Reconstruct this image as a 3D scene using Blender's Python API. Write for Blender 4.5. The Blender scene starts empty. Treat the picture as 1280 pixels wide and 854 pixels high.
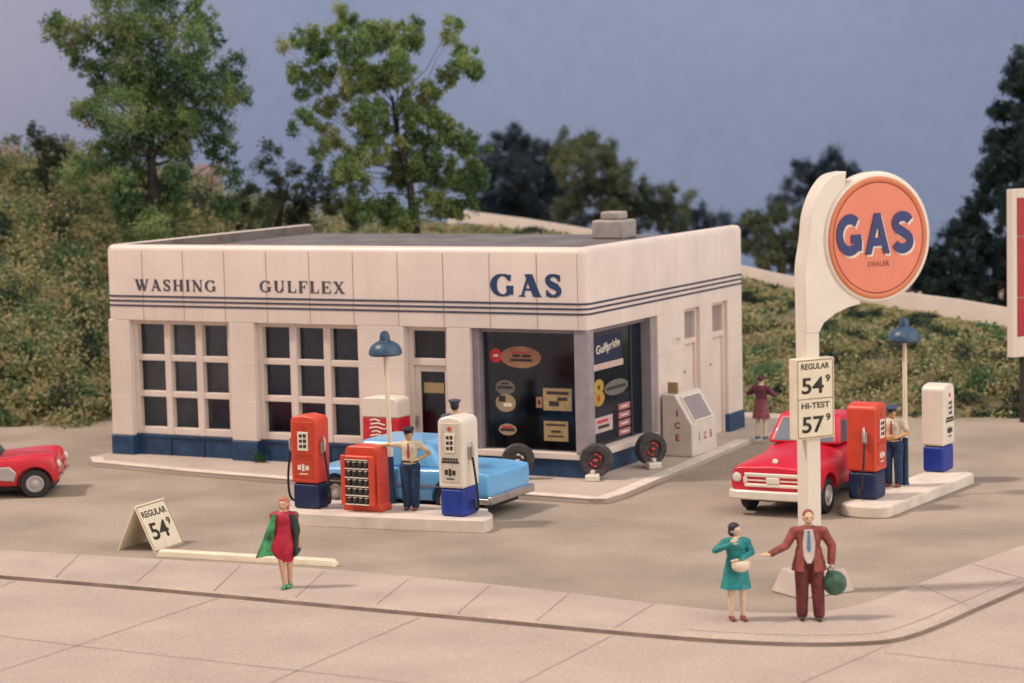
import bpy, bmesh, math, random
import numpy as np
from mathutils import Vector, Matrix, Euler
random.seed(7); rng = np.random.default_rng(7)
sc = bpy.context.scene
col = sc.collection
rad = math.radians
LOT = -0.12

# ------------------------------------------------------------------ camera
CP = np.array([22.2974, -46.5454, 8.11225]); YAW, PITCH, ROLL, FP = .478217, .0981267, .0240529, 3026.7
def _axes():
    f = np.array([-math.sin(YAW)*math.cos(PITCH), math.cos(YAW)*math.cos(PITCH), -math.sin(PITCH)])
    r = np.array([math.cos(YAW), math.sin(YAW), 0.]); d = np.cross(f, r)
    return math.cos(ROLL)*r+math.sin(ROLL)*d, -math.sin(ROLL)*r+math.cos(ROLL)*d, f
AR, AD, AF = _axes()
cam_d = bpy.data.cameras.new('camera'); cam = bpy.data.objects.new('camera', cam_d); col.objects.link(cam)
M = Matrix.Identity(4)
for i in range(3):
    M[i][0] = AR[i]; M[i][1] = -AD[i]; M[i][2] = -AF[i]; M[i][3] = CP[i]
cam.matrix_world = M
cam_d.sensor_width = 36; cam_d.lens = FP/1280*36; cam_d.clip_end = 600; cam_d.clip_start = 1
cam_d.dof.use_dof = True; cam_d.dof.focus_distance = 45.5; cam_d.dof.aperture_fstop = 0.6
sc.camera = cam
def ray(x, y): return (x-640)/FP*AR + (y-427)/FP*AD + AF
def G(x, y, z=LOT):
    d = ray(x, y); t = (z-CP[2])/d[2]; q = CP+t*d; return Vector(q)
def AT(x, y, D): return Vector(CP + D*ray(x, y))
def PL(x, y, o, n):            # hit on the plane through o with normal n
    d = ray(x, y); o = np.array(o); n = np.array(n); return Vector(CP + d*(np.dot(o-CP, n)/np.dot(d, n)))

# ------------------------------------------------------------------ materials
MC = {}
def mat(name, c, rough=.6, *a, streak=0, **k):
    first = name not in MC; m = mat0(name, c, rough, *a, **k)
    if streak and first:
        nt = m.node_tree; N = nt.nodes; L = nt.links; b = N['Principled BSDF']; src = b.inputs['Base Color'].links[0].from_socket
        tc = N.new('ShaderNodeTexCoord'); mp = N.new('ShaderNodeMapping'); mp.inputs['Scale'].default_value = (4.5, 4.5, .45); n = N.new('ShaderNodeTexNoise'); n.inputs['Scale'].default_value = 1.; n.inputs['Detail'].default_value = 6
        r = N.new('ShaderNodeMapRange'); r.inputs['From Min'].default_value = .55; r.inputs['From Max'].default_value = .8; r.inputs['To Max'].default_value = streak
        x = N.new('ShaderNodeMix'); x.data_type = 'RGBA'; x.inputs[7].default_value = (.40, .27, .19, 1)
        L.new(tc.outputs['Object'], mp.inputs[0]); L.new(mp.outputs[0], n.inputs['Vector']); L.new(n.outputs['Fac'], r.inputs['Value']); L.new(r.outputs['Result'], x.inputs[0]); L.new(src, x.inputs[6]); L.new(x.outputs[2], b.inputs['Base Color'])
    return m
def mat0(name, c, rough=.6, var=.06, scale=6., bump=.0, bscale=40., metal=0., coat=0., c2=None, thr=None, spec=.5, grain=0., em=None):
    if name in MC: return MC[name]
    m = bpy.data.materials.new(name); m.use_nodes = True; nt = m.node_tree; N = nt.nodes; L = nt.links
    b = N['Principled BSDF']; b.inputs['Roughness'].default_value = rough; b.inputs['Metallic'].default_value = metal
    b.inputs['Coat Weight'].default_value = coat; b.inputs['Specular IOR Level'].default_value = spec
    tc = N.new('ShaderNodeTexCoord')
    n1 = N.new('ShaderNodeTexNoise'); n1.inputs['Scale'].default_value = scale; n1.inputs['Detail'].default_value = 5
    L.new(tc.outputs['Object'], n1.inputs['Vector'])
    cr = N.new('ShaderNodeValToRGB')
    if c2 is None: c2 = tuple(min(1, x*(1+var)) for x in c); c1 = tuple(x*(1-var*1.6) for x in c)
    else: c1 = c
    lo, hi = thr if thr else (.32, .68)
    cr.color_ramp.elements[0].position = lo; cr.color_ramp.elements[1].position = hi
    cr.color_ramp.elements[0].color = (*c1, 1); cr.color_ramp.elements[1].color = (*c2, 1)
    L.new(n1.outputs['Fac'], cr.inputs['Fac']); out = cr.outputs['Color']
    if grain:
        n2 = N.new('ShaderNodeTexNoise'); n2.inputs['Scale'].default_value = bscale; n2.inputs['Detail'].default_value = 2
        L.new(tc.outputs['Object'], n2.inputs['Vector'])
        mr = N.new('ShaderNodeMapRange'); mr.inputs['From Min'].default_value = .3; mr.inputs['From Max'].default_value = .7
        mr.inputs['To Min'].default_value = 1-grain; mr.inputs['To Max'].default_value = 1+grain
        L.new(n2.outputs['Fac'], mr.inputs['Value'])
        mx = N.new('ShaderNodeVectorMath'); mx.operation = 'SCALE'
        L.new(out, mx.inputs[0]); L.new(mr.outputs['Result'], mx.inputs['Scale']); out = mx.outputs['Vector']
    L.new(out, b.inputs['Base Color'])
    if bump:
        n3 = N.new('ShaderNodeTexNoise'); n3.inputs['Scale'].default_value = bscale; n3.inputs['Detail'].default_value = 4
        L.new(tc.outputs['Object'], n3.inputs['Vector'])
        bp = N.new('ShaderNodeBump'); bp.inputs['Strength'].default_value = bump; bp.inputs['Distance'].default_value = .02
        L.new(n3.outputs['Fac'], bp.inputs['Height']); L.new(bp.outputs['Normal'], b.inputs['Normal'])
    MC[name] = m; return m
def leafmat(name, cols, scale=1.2, rough=.75, spread=.34, gain=1.5):
    if name in MC: return MC[name]
    m = bpy.data.materials.new(name); m.use_nodes = True; nt = m.node_tree; N = nt.nodes; L = nt.links
    b = N['Principled BSDF']; b.inputs['Roughness'].default_value = rough; b.inputs['Specular IOR Level'].default_value = .25
    tc = N.new('ShaderNodeTexCoord'); n1 = N.new('ShaderNodeTexNoise'); n1.inputs['Scale'].default_value = scale; n1.inputs['Detail'].default_value = 3
    L.new(tc.outputs['Object'], n1.inputs['Vector'])
    g = N.new('ShaderNodeNewGeometry')
    a = N.new('ShaderNodeMath'); a.operation = 'MULTIPLY_ADD'; a.inputs[1].default_value = spread; 
    L.new(g.outputs['Random Per Island'], a.inputs[0]); 
    s = N.new('ShaderNodeMath'); s.operation = 'MULTIPLY_ADD'; s.inputs[1].default_value = gain; s.inputs[2].default_value = .5-gain*.5-spread*.5+.0
    L.new(n1.outputs['Fac'], s.inputs[0]); L.new(s.outputs[0], a.inputs[2])
    cr = N.new('ShaderNodeValToRGB'); e = cr.color_ramp.elements
    while len(e) < len(cols): e.new(.5)
    for i, c in enumerate(cols): e[i].position = .1+.8*i/(len(cols)-1); e[i].color = (*c, 1)
    L.new(a.outputs[0], cr.inputs['Fac']); L.new(cr.outputs['Color'], b.inputs['Base Color'])
    tl = N.new('ShaderNodeBsdfTranslucent'); L.new(cr.outputs['Color'], tl.inputs[0]); ms = N.new('ShaderNodeMixShader'); ms.inputs[0].default_value = .38
    L.new(b.outputs[0], ms.inputs[1]); L.new(tl.outputs[0], ms.inputs[2]); L.new(ms.outputs[0], N['Material Output'].inputs[0])
    MC[name] = m; return m

WHITE = mat('cream_paint', (.73, .645, .565), .5, .035, 1.3, .06, 60, grain=.02)
WALLW = mat('station_wall_paint', (.73, .63, .57), .42, .045, .9, .05, 30, grain=.02, streak=.16)
PLASTW = mat('white_enamel', (.76, .70, .61), .32, .03, 3, coat=.2, streak=.1)
IVORY = mat('ivory_paint', (.76, .68, .52), .45, .05, 4)
NAVYB = mat('navy_base_paint', (.014, .055, .13), .5, .25, 4, .05, 30)
NAVY = mat('navy_enamel', (.006, .018, .075), .45, .2, 5, .15, 18)
ROYAL = mat('royal_blue_enamel', (.008, .035, .28), .4, .12, 5)
ORANGE = mat('orange_enamel', (.62, .065, .03), .4, .07, 3)
JOINT = mat('panel_joint', (.42, .30, .22), .8, .15, 8)
STRIPE = mat('dark_stripe', (.06, .065, .10), .6, .25, 12)
LETTER = mat('blue_letter', (.018, .05, .14), .5, .1, 20)
LETTERG = mat('faded_letter', (.07, .07, .10), .6, .4, 25)
GREYF = mat('grey_window_frame', (.30, .27, .29), .5, .08, 3)
ROOFM = mat('roof_felt', (.16, .15, .155), .85, .2, 1.2, .3, 25, grain=.1)
PARAI = mat('parapet_inner', (.17, .14, .13), .8, .2, 2)
CHIM = mat('chimney_grey', (.36, .32, .30), .8, .12, 4, .2, 40)
BLACK = mat('black_rubber', (.022, .022, .026), .6, .3, 14, .2, 60)
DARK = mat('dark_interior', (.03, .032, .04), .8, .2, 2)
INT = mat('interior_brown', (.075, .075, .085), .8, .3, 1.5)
RED = mat('red_enamel', (.56, .018, .035), .3, .08, 2, coat=.25)
REDT = mat('truck_red_paint', (.60, .014, .04), .38, .08, 2, coat=.15)
REDS = mat('sign_red', (.42, .022, .035), .45, .06, 3)
BLUEC = mat('sky_blue_paint', (.14, .42, .76), .3, .04, 2, coat=.3)
BLUEG = mat('blue_tinted_glass', (.12, .36, .64), .08, .05, 2)
CHROME = mat('dull_chrome', (.42, .38, .36), .35, .1, 6, metal=.6)
SILVER = mat('silver_paint', (.5, .47, .46), .35, .08, 5, metal=.3)
DGLASS = mat('dark_glass', (.02, .025, .035), .08, .1, 2)
SHADE = mat('blue_grey_shade', (.035, .085, .15), .4, .25, 8)
CONC = mat('pale_concrete', (.55, .47, .42), .85, .07, 1.5, .25, 45, grain=.06)
KERB = mat('kerb_paint', (.66, .58, .51), .8, .09, 2.5, .2, 40, grain=.05)
SKIN = mat('skin_paint', (.60, .36, .24), .6, .06, 14)
SKINY = mat('tan_skin_paint', (.55, .33, .14), .6, .08, 14)
HAIRB = mat('black_hair', (.02, .02, .03), .6, .3, 30)
HAIRR = mat('auburn_hair', (.25, .055, .03), .6, .2, 30)
CAPB = mat('cap_blue', (.04, .07, .14), .6, .2, 20)
SHIRT = mat('cream_shirt', (.66, .60, .46), .7, .1, 14)
TROUS = mat('navy_cloth', (.012, .04, .10), .75, .3, 14)
TIE = mat('red_tie', (.40, .06, .04), .6, .15, 20)
TIEB = mat('blue_tie', (.12, .25, .48), .6, .15, 20)
SLATE = mat('slate_uniform', (.07, .085, .13), .7, .2, 14)
TEAL = mat('teal_cloth', (.012, .24, .25), .6, .25, 9)
SUITM = mat('rust_suit', (.29, .068, .058), .7, .22, 9)
SUITD = mat('rust_trousers', (.15, .03, .03), .7, .25, 9)
GREENC = mat('green_coat', (.04, .25, .10), .6, .6, 5)
DRESS = mat('red_dress', (.46, .012, .045), .55, .2, 7)
PURP = mat('plum_cloth', (.14, .03, .065), .7, .3, 8)
PURPS = mat('rose_skirt', (.24, .07, .09), .7, .2, 8)
STOCK = mat('pale_stocking', (.72, .55, .40), .6, .05, 14)
SHOER = mat('red_brown_shoe', (.20, .04, .03), .4, .2, 14)
SHOEB = mat('blue_shoe', (.06, .14, .24), .4, .2, 14)
SHOEG = mat('green_shoe', (.06, .28, .10), .4, .2, 14)
SHOED = mat('dark_shoe', (.05, .02, .02), .4, .2, 14)
BAGG = mat('green_bag', (.05, .13, .09), .55, .3, 8, .2, 30)
DISCO = mat('orange_disc', (.76, .235, .155), .5, .03, 2)
DISCB = mat('orange_bezel', (.64, .20, .085), .4, .05, 2)
GROOVE = mat('disc_groove', (.32, .06, .035), .6, .1, 4)
INK = mat('black_ink', (.035, .028, .025), .7, .2, 20)
BARK = mat('bark', (.035, .03, .026), .9, .3, 6, .4, 20)
POSTY = mat('poster_buff', (.36, .26, .13), .6, .12, 6)
POSTO = mat('poster_orange', (.34, .17, .10), .6, .12, 6)
YEL = mat('poster_yellow', (.42, .30, .04), .5, .08, 6)
PINKP = mat('poster_pink', (.46, .17, .18), .6, .15, 8)

def glassmat():
    m = bpy.data.materials.new('window_glass'); m.use_nodes = True; nt = m.node_tree; N = nt.nodes; L = nt.links
    for n in list(N): N.remove(n)
    o = N.new('ShaderNodeOutputMaterial'); t = N.new('ShaderNodeBsdfTransparent'); t.inputs[0].default_value = (.76, .80, .86, 1)
    g = N.new('ShaderNodeBsdfGlossy'); g.inputs['Roughness'].default_value = .12; g.inputs['Color'].default_value = (.8, .88, 1, 1)
    f = N.new('ShaderNodeFresnel'); f.inputs[0].default_value = 1.45; mx = N.new('ShaderNodeMixShader')
    L.new(f.outputs[0], mx.inputs[0]); L.new(t.outputs[0], mx.inputs[1]); L.new(g.outputs[0], mx.inputs[2]); L.new(mx.outputs[0], o.inputs[0])
    return m
GLASS = glassmat()

# ------------------------------------------------------------------ mesh helpers
class MB:
    def __init__(s): s.v = []; s.f = []; s.m = []; s.cur = 0
    def add(s, vs, fs, T=None):
        k = len(s.v)
        s.v += [tuple(T @ Vector(v)) if T is not None else tuple(v) for v in vs]
        s.f += [tuple(i+k for i in f) for f in fs]; s.m += [s.cur]*len(fs); return s
    def box(s, x0, x1, y0, y1, z0, z1, T=None):
        return s.add([(x0,y0,z0),(x1,y0,z0),(x1,y1,z0),(x0,y1,z0),(x0,y0,z1),(x1,y0,z1),(x1,y1,z1),(x0,y1,z1)],
              [(0,3,2,1),(4,5,6,7),(0,1,5,4),(1,2,6,5),(2,3,7,6),(3,0,4,7)], T)
    def prism(s, poly, z0, z1, T=None):      # ccw poly in xy
        n = len(poly)
        a = sum(poly[i][0]*poly[(i+1)%n][1]-poly[(i+1)%n][0]*poly[i][1] for i in range(n))
        if a < 0: poly = poly[::-1]
        vs = [(x, y, z0) for x, y in poly]+[(x, y, z1) for x, y in poly]
        fs = [tuple(range(n-1, -1, -1)), tuple(range(n, 2*n))]+[(i, (i+1)%n, n+(i+1)%n, n+i) for i in range(n)]
        return s.add(vs, fs, T)
    def lathe(s, prof, seg=24, T=None, cap=True):  # prof [(r,z)] around z
        vs = []; fs = []; n = len(prof)
        for i in range(seg):
            a = 2*math.pi*i/seg
            vs += [(r*math.cos(a), r*math.sin(a), z) for r, z in prof]
        for i in range(seg):
            j = (i+1) % seg
            for k in range(n-1): fs.append((i*n+k, j*n+k, j*n+k+1, i*n+k+1))
        if cap:
            fs.append(tuple(i*n for i in range(seg-1, -1, -1))); fs.append(tuple(i*n+n-1 for i in range(seg)))
        return s.add(vs, fs, T)
    def cyl(s, a, b, r1, r2=None, seg=16):
        a = Vector(a); b = Vector(b); r2 = r1 if r2 is None else r2
        q = (b-a).to_track_quat('Z', 'Y').to_matrix().to_4x4(); q.translation = a
        return s.lathe([(r1, 0), (r2, (b-a).length)], seg, q)
    def tube(s, pts, rs, seg=8):
        pts = [Vector(p) for p in pts]
        if not hasattr(rs, '__len__'): rs = [rs]*len(pts)
        vs = []; fs = []; n = len(pts); up = None
        for i, p in enumerate(pts):
            t = (pts[min(i+1, n-1)]-pts[max(i-1, 0)]).normalized()
            if up is None: up = t.orthogonal().normalized()
            up = (up-t*up.dot(t)).normalized(); w = t.cross(up)
            vs += [p+rs[i]*(math.cos(2*math.pi*k/seg)*up+math.sin(2*math.pi*k/seg)*w) for k in range(seg)]
        for i in range(n-1):
            for k in range(seg):
                l = (k+1) % seg; fs.append((i*seg+k, i*seg+l, (i+1)*seg+l, (i+1)*seg+k))
        fs.append(tuple(range(seg-1, -1, -1))); fs.append(tuple((n-1)*seg+k for k in range(seg)))
        return s.add(vs, fs)
    def loft(s, rings, closed=True, caps=True):
        n = len(rings[0]); vs = [v for r in rings for v in r]; fs = []
        for i in range(len(rings)-1):
            for k in range(n if closed else n-1):
                l = (k+1) % n; fs.append((i*n+k, i*n+l, (i+1)*n+l, (i+1)*n+k))
        if caps: fs.append(tuple(range(n-1, -1, -1))); fs.append(tuple((len(rings)-1)*n+k for k in range(n)))
        return s.add(vs, fs)
    def mesh(s, name):
        me = bpy.data.meshes.new(name); me.from_pydata(s.v, [], s.f); me.update()
        if any(s.m): me.polygons.foreach_set('material_index', s.m)
        return me
def tag(o, label=None, cat=None, group=None, kind=None):
    if label: o['label'] = label
    if cat: o['category'] = cat
    if group: o['group'] = group
    if kind: o['kind'] = kind
    return o
def link(name, me, m, parent=None, smooth=False, bevel=0, seg=2, loc=None):
    o = bpy.data.objects.new(name, me); col.objects.link(o)
    for x in (m if isinstance(m, (list, tuple)) else [m]): me.materials.append(x)
    if parent: o.parent = parent
    if loc is not None: o.location = loc
    if bevel:
        b = o.modifiers.new('bevel', 'BEVEL'); b.width = bevel; b.segments = seg; b.limit_method = 'ANGLE'; b.angle_limit = rad(40)
        smooth = 'auto'
    if smooth == 'auto':
        me.polygons.foreach_set('use_smooth', [True]*len(me.polygons))
        me.set_sharp_from_angle(angle=rad(42))
        if bevel: 
            w = o.modifiers.new('wn', 'WEIGHTED_NORMAL'); w.keep_sharp = True
    elif smooth: me.polygons.foreach_set('use_smooth', [True]*len(me.polygons))
    return o
def ob(name, mb, m, parent=None, **k): return link(name, mb.mesh(name), m, parent, **k)
def empty(name, loc, rz=0, label=None, cat=None, group=None):
    o = bpy.data.objects.new(name, None); o.empty_display_size = .3; col.objects.link(o)
    o.location = loc; o.rotation_euler = (0, 0, rz); return tag(o, label, cat, group)
def copy_tree(o, parent=None):
    c = o.copy(); col.objects.link(c)
    if parent: c.parent = parent
    for ch in list(o.children): copy_tree(ch, c)
    return c
def bake(o):
    dg = bpy.context.evaluated_depsgraph_get(); dg.update()
    me = bpy.data.meshes.new_from_object(o.evaluated_get(dg)); return me
def shape(name, poly_xz, y0, y1, m, parent, T=None, **k):    # polygon in local xz extruded along y
    R = Matrix(((1,0,0,0),(0,0,-1,0),(0,1,0,0),(0,0,0,1)))   # (x,y,z)->(x,-z,y)
    mb = MB().prism(poly_xz, -y1, -y0, (T @ R) if T is not None else R)
    return ob(name, mb, m, parent, **k)

# text via the built-in font, flattened to mesh; local frame: x right, y up, z towards reader
def text_mesh(s, h, bold=0., width=None, ext=.004, align='CENTER', space=1.):
    cu = bpy.data.curves.new('t', 'FONT'); cu.body = s; cu.size = 1.; cu.align_x = align; cu.extrude = 0; cu.offset = bold; cu.space_character = space
    cu.resolution_u = 3
    o = bpy.data.objects.new('t', cu); col.objects.link(o)
    me = bake(o); bpy.data.objects.remove(o)
    n = len(me.vertices); a = np.empty(n*3); me.vertices.foreach_get('co', a); a = a.reshape(-1, 3)
    hh = a[:, 1].max()-a[:, 1].min(); sy = h/hh; ww = a[:, 0].max()-a[:, 0].min(); sx = width/ww if width else sy
    a[:, 1] = (a[:, 1]-a[:, 1].min())*sy-h/2; a[:, 0] = (a[:, 0]-(a[:, 0].max()+a[:, 0].min())/2)*sx
    me.vertices.foreach_set('co', a.ravel())
    bm = bmesh.new(); bm.from_mesh(me)
    r = bmesh.ops.extrude_face_region(bm, geom=bm.faces[:]); vs = [g for g in r['geom'] if isinstance(g, bmesh.types.BMVert)]
    bmesh.ops.translate(bm, verts=vs, vec=(0, 0, ext)); bmesh.ops.recalc_face_normals(bm, faces=bm.faces[:])
    bm.to_mesh(me); bm.free(); return me
def frame(o, ex, ey):
    ex = Vector(ex).normalized(); ey = Vector(ey).normalized(); ez = ex.cross(ey); ey = ez.cross(ex)
    m = Matrix.Identity(4)
    for i in range(3): m[i][0] = ex[i]; m[i][1] = ey[i]; m[i][2] = ez[i]; m[i][3] = o[i]
    return m
def text(name, s, h, F, m, parent, **k):
    me = text_mesh(s, h, **k); me.transform(F); return link(name, me, m, parent)

# serif capitals from strokes, cap height 1: list of polylines of (x, y, half width)
def arc(cx, cy, rx, ry, a0, a1, w, n=14):
    return [(cx+rx*math.cos(rad(a0+(a1-a0)*i/n)), cy+ry*math.sin(rad(a0+(a1-a0)*i/n)), w(math.cos(rad(a0+(a1-a0)*i/n)))) for i in range(n+1)]
K, k_ = .105, .04
cw = lambda c: k_+(K-k_)*abs(c)**1.5
def bar(x0, y0, x1, y1, w, w2=None): return [(x0, y0, w), (x1, y1, w if w2 is None else w2)]
def srf(x, y, l=.16): return bar(x-l, y, x+l, y, .03)
GL = {
 'I': (.42, [bar(.21, 0, .21, 1, K), srf(.21, .03), srf(.21, .97)]),
 'H': (.95, [bar(.2, 0, .2, 1, K), bar(.75, 0, .75, 1, K), bar(.2, .5, .75, .5, k_), srf(.2, .03), srf(.2, .97), srf(.75, .03), srf(.75, .97)]),
 'L': (.75, [bar(.2, 0, .2, 1, K), srf(.2, .97), bar(.06, .035, .7, .035, .035), bar(.68, .0, .71, .3, .045, .02)]),
 'F': (.75, [bar(.2, 0, .2, 1, K), srf(.2, .03), bar(.06, .965, .7, .965, .035), bar(.68, 1, .71, .72, .045, .02), bar(.2, .5, .52, .5, k_), bar(.52, .36, .52, .64, .03)]),
 'E': (.8, [bar(.2, 0, .2, 1, K), bar(.06, .965, .72, .965, .035), bar(.70, 1, .73, .73, .045, .02), bar(.2, .5, .54, .5, k_), bar(.54, .37, .54, .63, .03), bar(.06, .035, .74, .035, .035), bar(.72, 0, .76, .3, .045, .02)]),
 'N': (.95, [bar(.17, 0, .17, 1, k_), bar(.15, 1, .76, 0, K), bar(.78, 0, .78, 1, k_), srf(.17, .03, .13), srf(.1, .97, .12), srf(.78, .97, .13)]),
 'A': (.9, [bar(.14, 0, .44, .98, k_), bar(.42, 1, .76, 0, K), bar(.22, .32, .62, .32, k_), srf(.14, .03, .13), srf(.77, .03, .17)]),
 'X': (.9, [bar(.16, 1, .74, 0, K), bar(.72, 1, .16, 0, k_), srf(.17, .97), srf(.72, .97, .12), srf(.16, .03, .12), srf(.75, .03)]),
 'W': (1.25, [bar(.14, 1, .42, 0, K), bar(.44, 0, .64, 1, k_), bar(.58, 1, .84, 0, K), bar(.86, 0, 1.1, 1, k_), srf(.14, .97), srf(.60, .97, .15), srf(1.1, .97, .12)]),
 'U': (.92, [[(.2, 1, K), (.2, .35, K)]+arc(.46, .33, .26, .29, 180, 350, cw)+[(.74, .35, k_), (.74, 1, k_)], srf(.2, .97), srf(.74, .97, .12)]),
 'G': (1.0, [arc(.5, .5, .38, .46, 40, 325, cw)+[(.84, .24, .06)], bar(.8, .08, .8, .44, K), srf(.8, .44, .15), bar(.78, .7, .82, .98, .05, .02)]),
 'S': (.74, [arc(.38, .735, .24, .225, 25, 180, lambda c: .045+.03*abs(c))+[(.17, .66, .09), (.30, .54, .115), (.46, .46, .115), (.58, .34, .09)]+arc(.36, .265, .24, .225, 0, -155, lambda c: .045+.03*abs(c)), bar(.60, .70, .63, .98, .045, .015), bar(.12, .30, .1, .02, .045, .015)]),
}
_w = lambda c: .11
SANS = {
 'G': (1.0, [arc(.5, .5, .39, .39, 48, 332, _w, 22)+[(.83, .36, .11)], bar(.55, .40, .92, .40, .095), bar(.83, .10, .83, .42, .105)]),
 'A': (.98, [bar(.13, 0, .49, 1, .092), bar(.85, 0, .49, 1, .092), bar(.28, .30, .72, .30, .09)]),
 'S': (.86, [arc(.43, .735, .29, .165, 15, 200, _w, 14)+[(.24, .59, .11), (.43, .51, .11), (.62, .42, .11)]+arc(.43, .275, .30, .175, 30, -165, _w, 14)]),
}
def serif_mesh(s, h, width, ext=.006, fat=1., GLY=None):
    mb = MB(); x = 0; n = 0
    for ch in s:
        adv, strokes = (GLY or GL)[ch]
        for st in strokes:
            n += 1; e = ext+.0006*(n % 7); L_ = []; R_ = []
            for i, (px, py, w) in enumerate(st):
                w = w*fat if w > .05 else w*(1+(fat-1)*.5)
                a = st[max(i-1, 0)]; b = st[min(i+1, len(st)-1)]; dx, dy = b[0]-a[0], b[1]-a[1]; d = math.hypot(dx, dy) or 1
                if len(st) == 2 and abs(dx) > 1e-6 and abs(dy) > .5:   # slanted stem: cut level with the line
                    L_.append((px-w*1.12, py)); R_.append((px+w*1.12, py))
                else: L_.append((px-dy/d*w, py+dx/d*w)); R_.append((px+dy/d*w, py-dx/d*w))
            vs = [(x+a, b, z) for z in (0, e) for a, b in L_+R_]; m_ = len(L_); fs = []
            for i in range(m_-1):
                fs.append((i, i+1, m_+i+1, m_+i)); t = 2*m_
                fs.append((t+i, t+m_+i, t+m_+i+1, t+i+1))
                fs += [(i, t+i, t+i+1, i+1), (m_+i, m_+i+1, t+m_+i+1, t+m_+i)]
            mb.add(vs, fs)
        x += adv+(.16 if GLY is None else .07)
    x -= .16 if GLY is None else .07
    sx = width/x
    mb.v = [(a*sx-width/2, b*h-h/2, c) for a, b, c in mb.v]
    return mb.mesh('letters')

def wheel(parent, x, y, side, r=.33, w=.2, hub=SILVER, name='wheel', white=None, depth=.03):
    T = Matrix.Translation((x, y, r)) @ Matrix.Rotation(rad(90)*(-side), 4, 'X')
    hw = w/2
    prof = [(r*.58, -hw*.8), (r*.72, -hw), (r*.93, -hw*.95), (r, -hw*.6), (r, hw*.6), (r*.93, hw*.95), (r*.72, hw), (r*.6, hw*.92), (r*.58, hw*.7)]
    o = ob(name, MB().lathe(prof, 28, T), BLACK, parent, smooth='auto')
    T2 = T @ Matrix.Translation((0, 0, hw*.7))
    ob('hubcap', MB().lathe([(r*.6, 0), (r*.585, .03), (r*.5, .035), (r*.46, .01), (r*.3, .012), (r*.26, .045), (r*.1, .06), (.005, .062)], 24, T2), hub, o, smooth='auto')
    return o

# ------------------------------------------------------------------ world and sun
w = bpy.data.worlds.new('World'); sc.world = w; w.use_nodes = True; nt = w.node_tree; N = nt.nodes; L = nt.links
bg = N['Background']
TOC = Vector((.46, -.888, 0)); LEFT = Vector((-.888, -.46, 0))
az = (LEFT + .06*TOC).normalized(); EL = rad(54)
SD = Vector((az.x*math.cos(EL), az.y*math.cos(EL), math.sin(EL)))
sk = N.new('ShaderNodeTexSky'); sk.sky_type = 'NISHITA'; sk.sun_disc = False; sk.sun_elevation = EL
sk.sun_rotation = math.atan2(SD.x, SD.y); sk.air_density = 1; sk.dust_density = 3; sk.ozone_density = 1
tint = N.new('ShaderNodeMix'); tint.data_type = 'RGBA'; tint.blend_type = 'MULTIPLY'; tint.inputs[0].default_value = 1
L.new(sk.outputs[0], tint.inputs[6]); tint.inputs[7].default_value = (1.42, 1.0, .80, 1)
tc = N.new('ShaderNodeTexCoord'); dp = N.new('ShaderNodeVectorMath'); dp.operation = 'DOT_PRODUCT'
L.new(tc.outputs['Generated'], dp.inputs[0]); gd = (TOC*.55-LEFT*.9+Vector((0, 0, .62))).normalized(); dp.inputs[1].default_value = gd
mr = N.new('ShaderNodeMapRange'); mr.inputs['From Min'].default_value = .35; mr.inputs['From Max'].default_value = 1; mr.interpolation_type = 'SMOOTHSTEP'
L.new(dp.outputs['Value'], mr.inputs['Value'])
gl = N.new('ShaderNodeMix'); gl.data_type = 'RGBA'; gl.blend_type = 'ADD'; gl.inputs[0].default_value = 1
gc = N.new('ShaderNodeVectorMath'); gc.operation = 'SCALE'; gc.inputs[0].default_value = (35, 32, 28.5); L.new(mr.outputs['Result'], gc.inputs['Scale'])
L.new(tint.outputs[2], gl.inputs[6]); L.new(gc.outputs[0], gl.inputs[7]); L.new(gl.outputs[2], bg.inputs[0]); bg.inputs[1].default_value = .07
sd = bpy.data.lights.new('sun', 'SUN'); sd.energy = 2.75; sd.angle = rad(5); sd.color = (1, .885, .78)
so = bpy.data.objects.new('sun', sd); col.objects.link(so); so.rotation_euler = SD.to_track_quat('Z', 'Y').to_euler(); so.location = SD*60
sc.view_settings.view_transform = 'Standard'; sc.view_settings.look = 'None'; sc.view_settings.exposure = -.21; sc.view_settings.gamma = 1
sc.cycles.max_bounces = 6; sc.cycles.transparent_max_bounces = 8; sc.cycles.caustics_reflective = False; sc.cycles.caustics_refractive = False

# ------------------------------------------------------------------ setting
# sky backdrop: a curved wall standing far behind everything
SKYM = mat('sky_backdrop', (.172, .226, .365), .95, c2=(.24, .28, .41), scale=.022, thr=(.3, .7), grain=.025, bscale=.7, spec=0)
mb = MB(); vs = []; fs = []; n = 80
for i in range(n+1):
    a = YAW + rad(78)*(1-2*i/n); d = Vector((-math.sin(a), math.cos(a), 0))
    for z in (-9, 75): vs.append((CP[0]+d.x*178, CP[1]+d.y*178, z))
    for z in (75, -9): vs.append((CP[0]+d.x*180, CP[1]+d.y*180, z))
for i in range(n):
    for k in range(4): fs.append((i*4+k, (i+1)*4+k, (i+1)*4+(k+1) % 4, i*4+(k+1) % 4))
mb.add(vs, fs); tag(ob('sky', mb, SKYM, smooth=True), kind='structure')
_n = SKYM.node_tree; _b = _n.nodes['Principled BSDF']; _l = _b.inputs['Base Color'].links[0].from_socket
_g = _n.nodes.new('ShaderNodeTexCoord'); _d = _n.nodes.new('ShaderNodeVectorMath'); _d.operation = 'DISTANCE'; _n.links.new(_g.outputs['Object'], _d.inputs[0]); _d.inputs[1].default_value = AT(-60, -60, 177)
_q = _n.nodes.new('ShaderNodeMapRange'); _q.interpolation_type = 'SMOOTHSTEP'; _q.inputs['From Min'].default_value = 32; _q.inputs['From Max'].default_value = 2; _q.inputs['To Max'].default_value = .75; _n.links.new(_d.outputs['Value'], _q.inputs['Value'])
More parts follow.
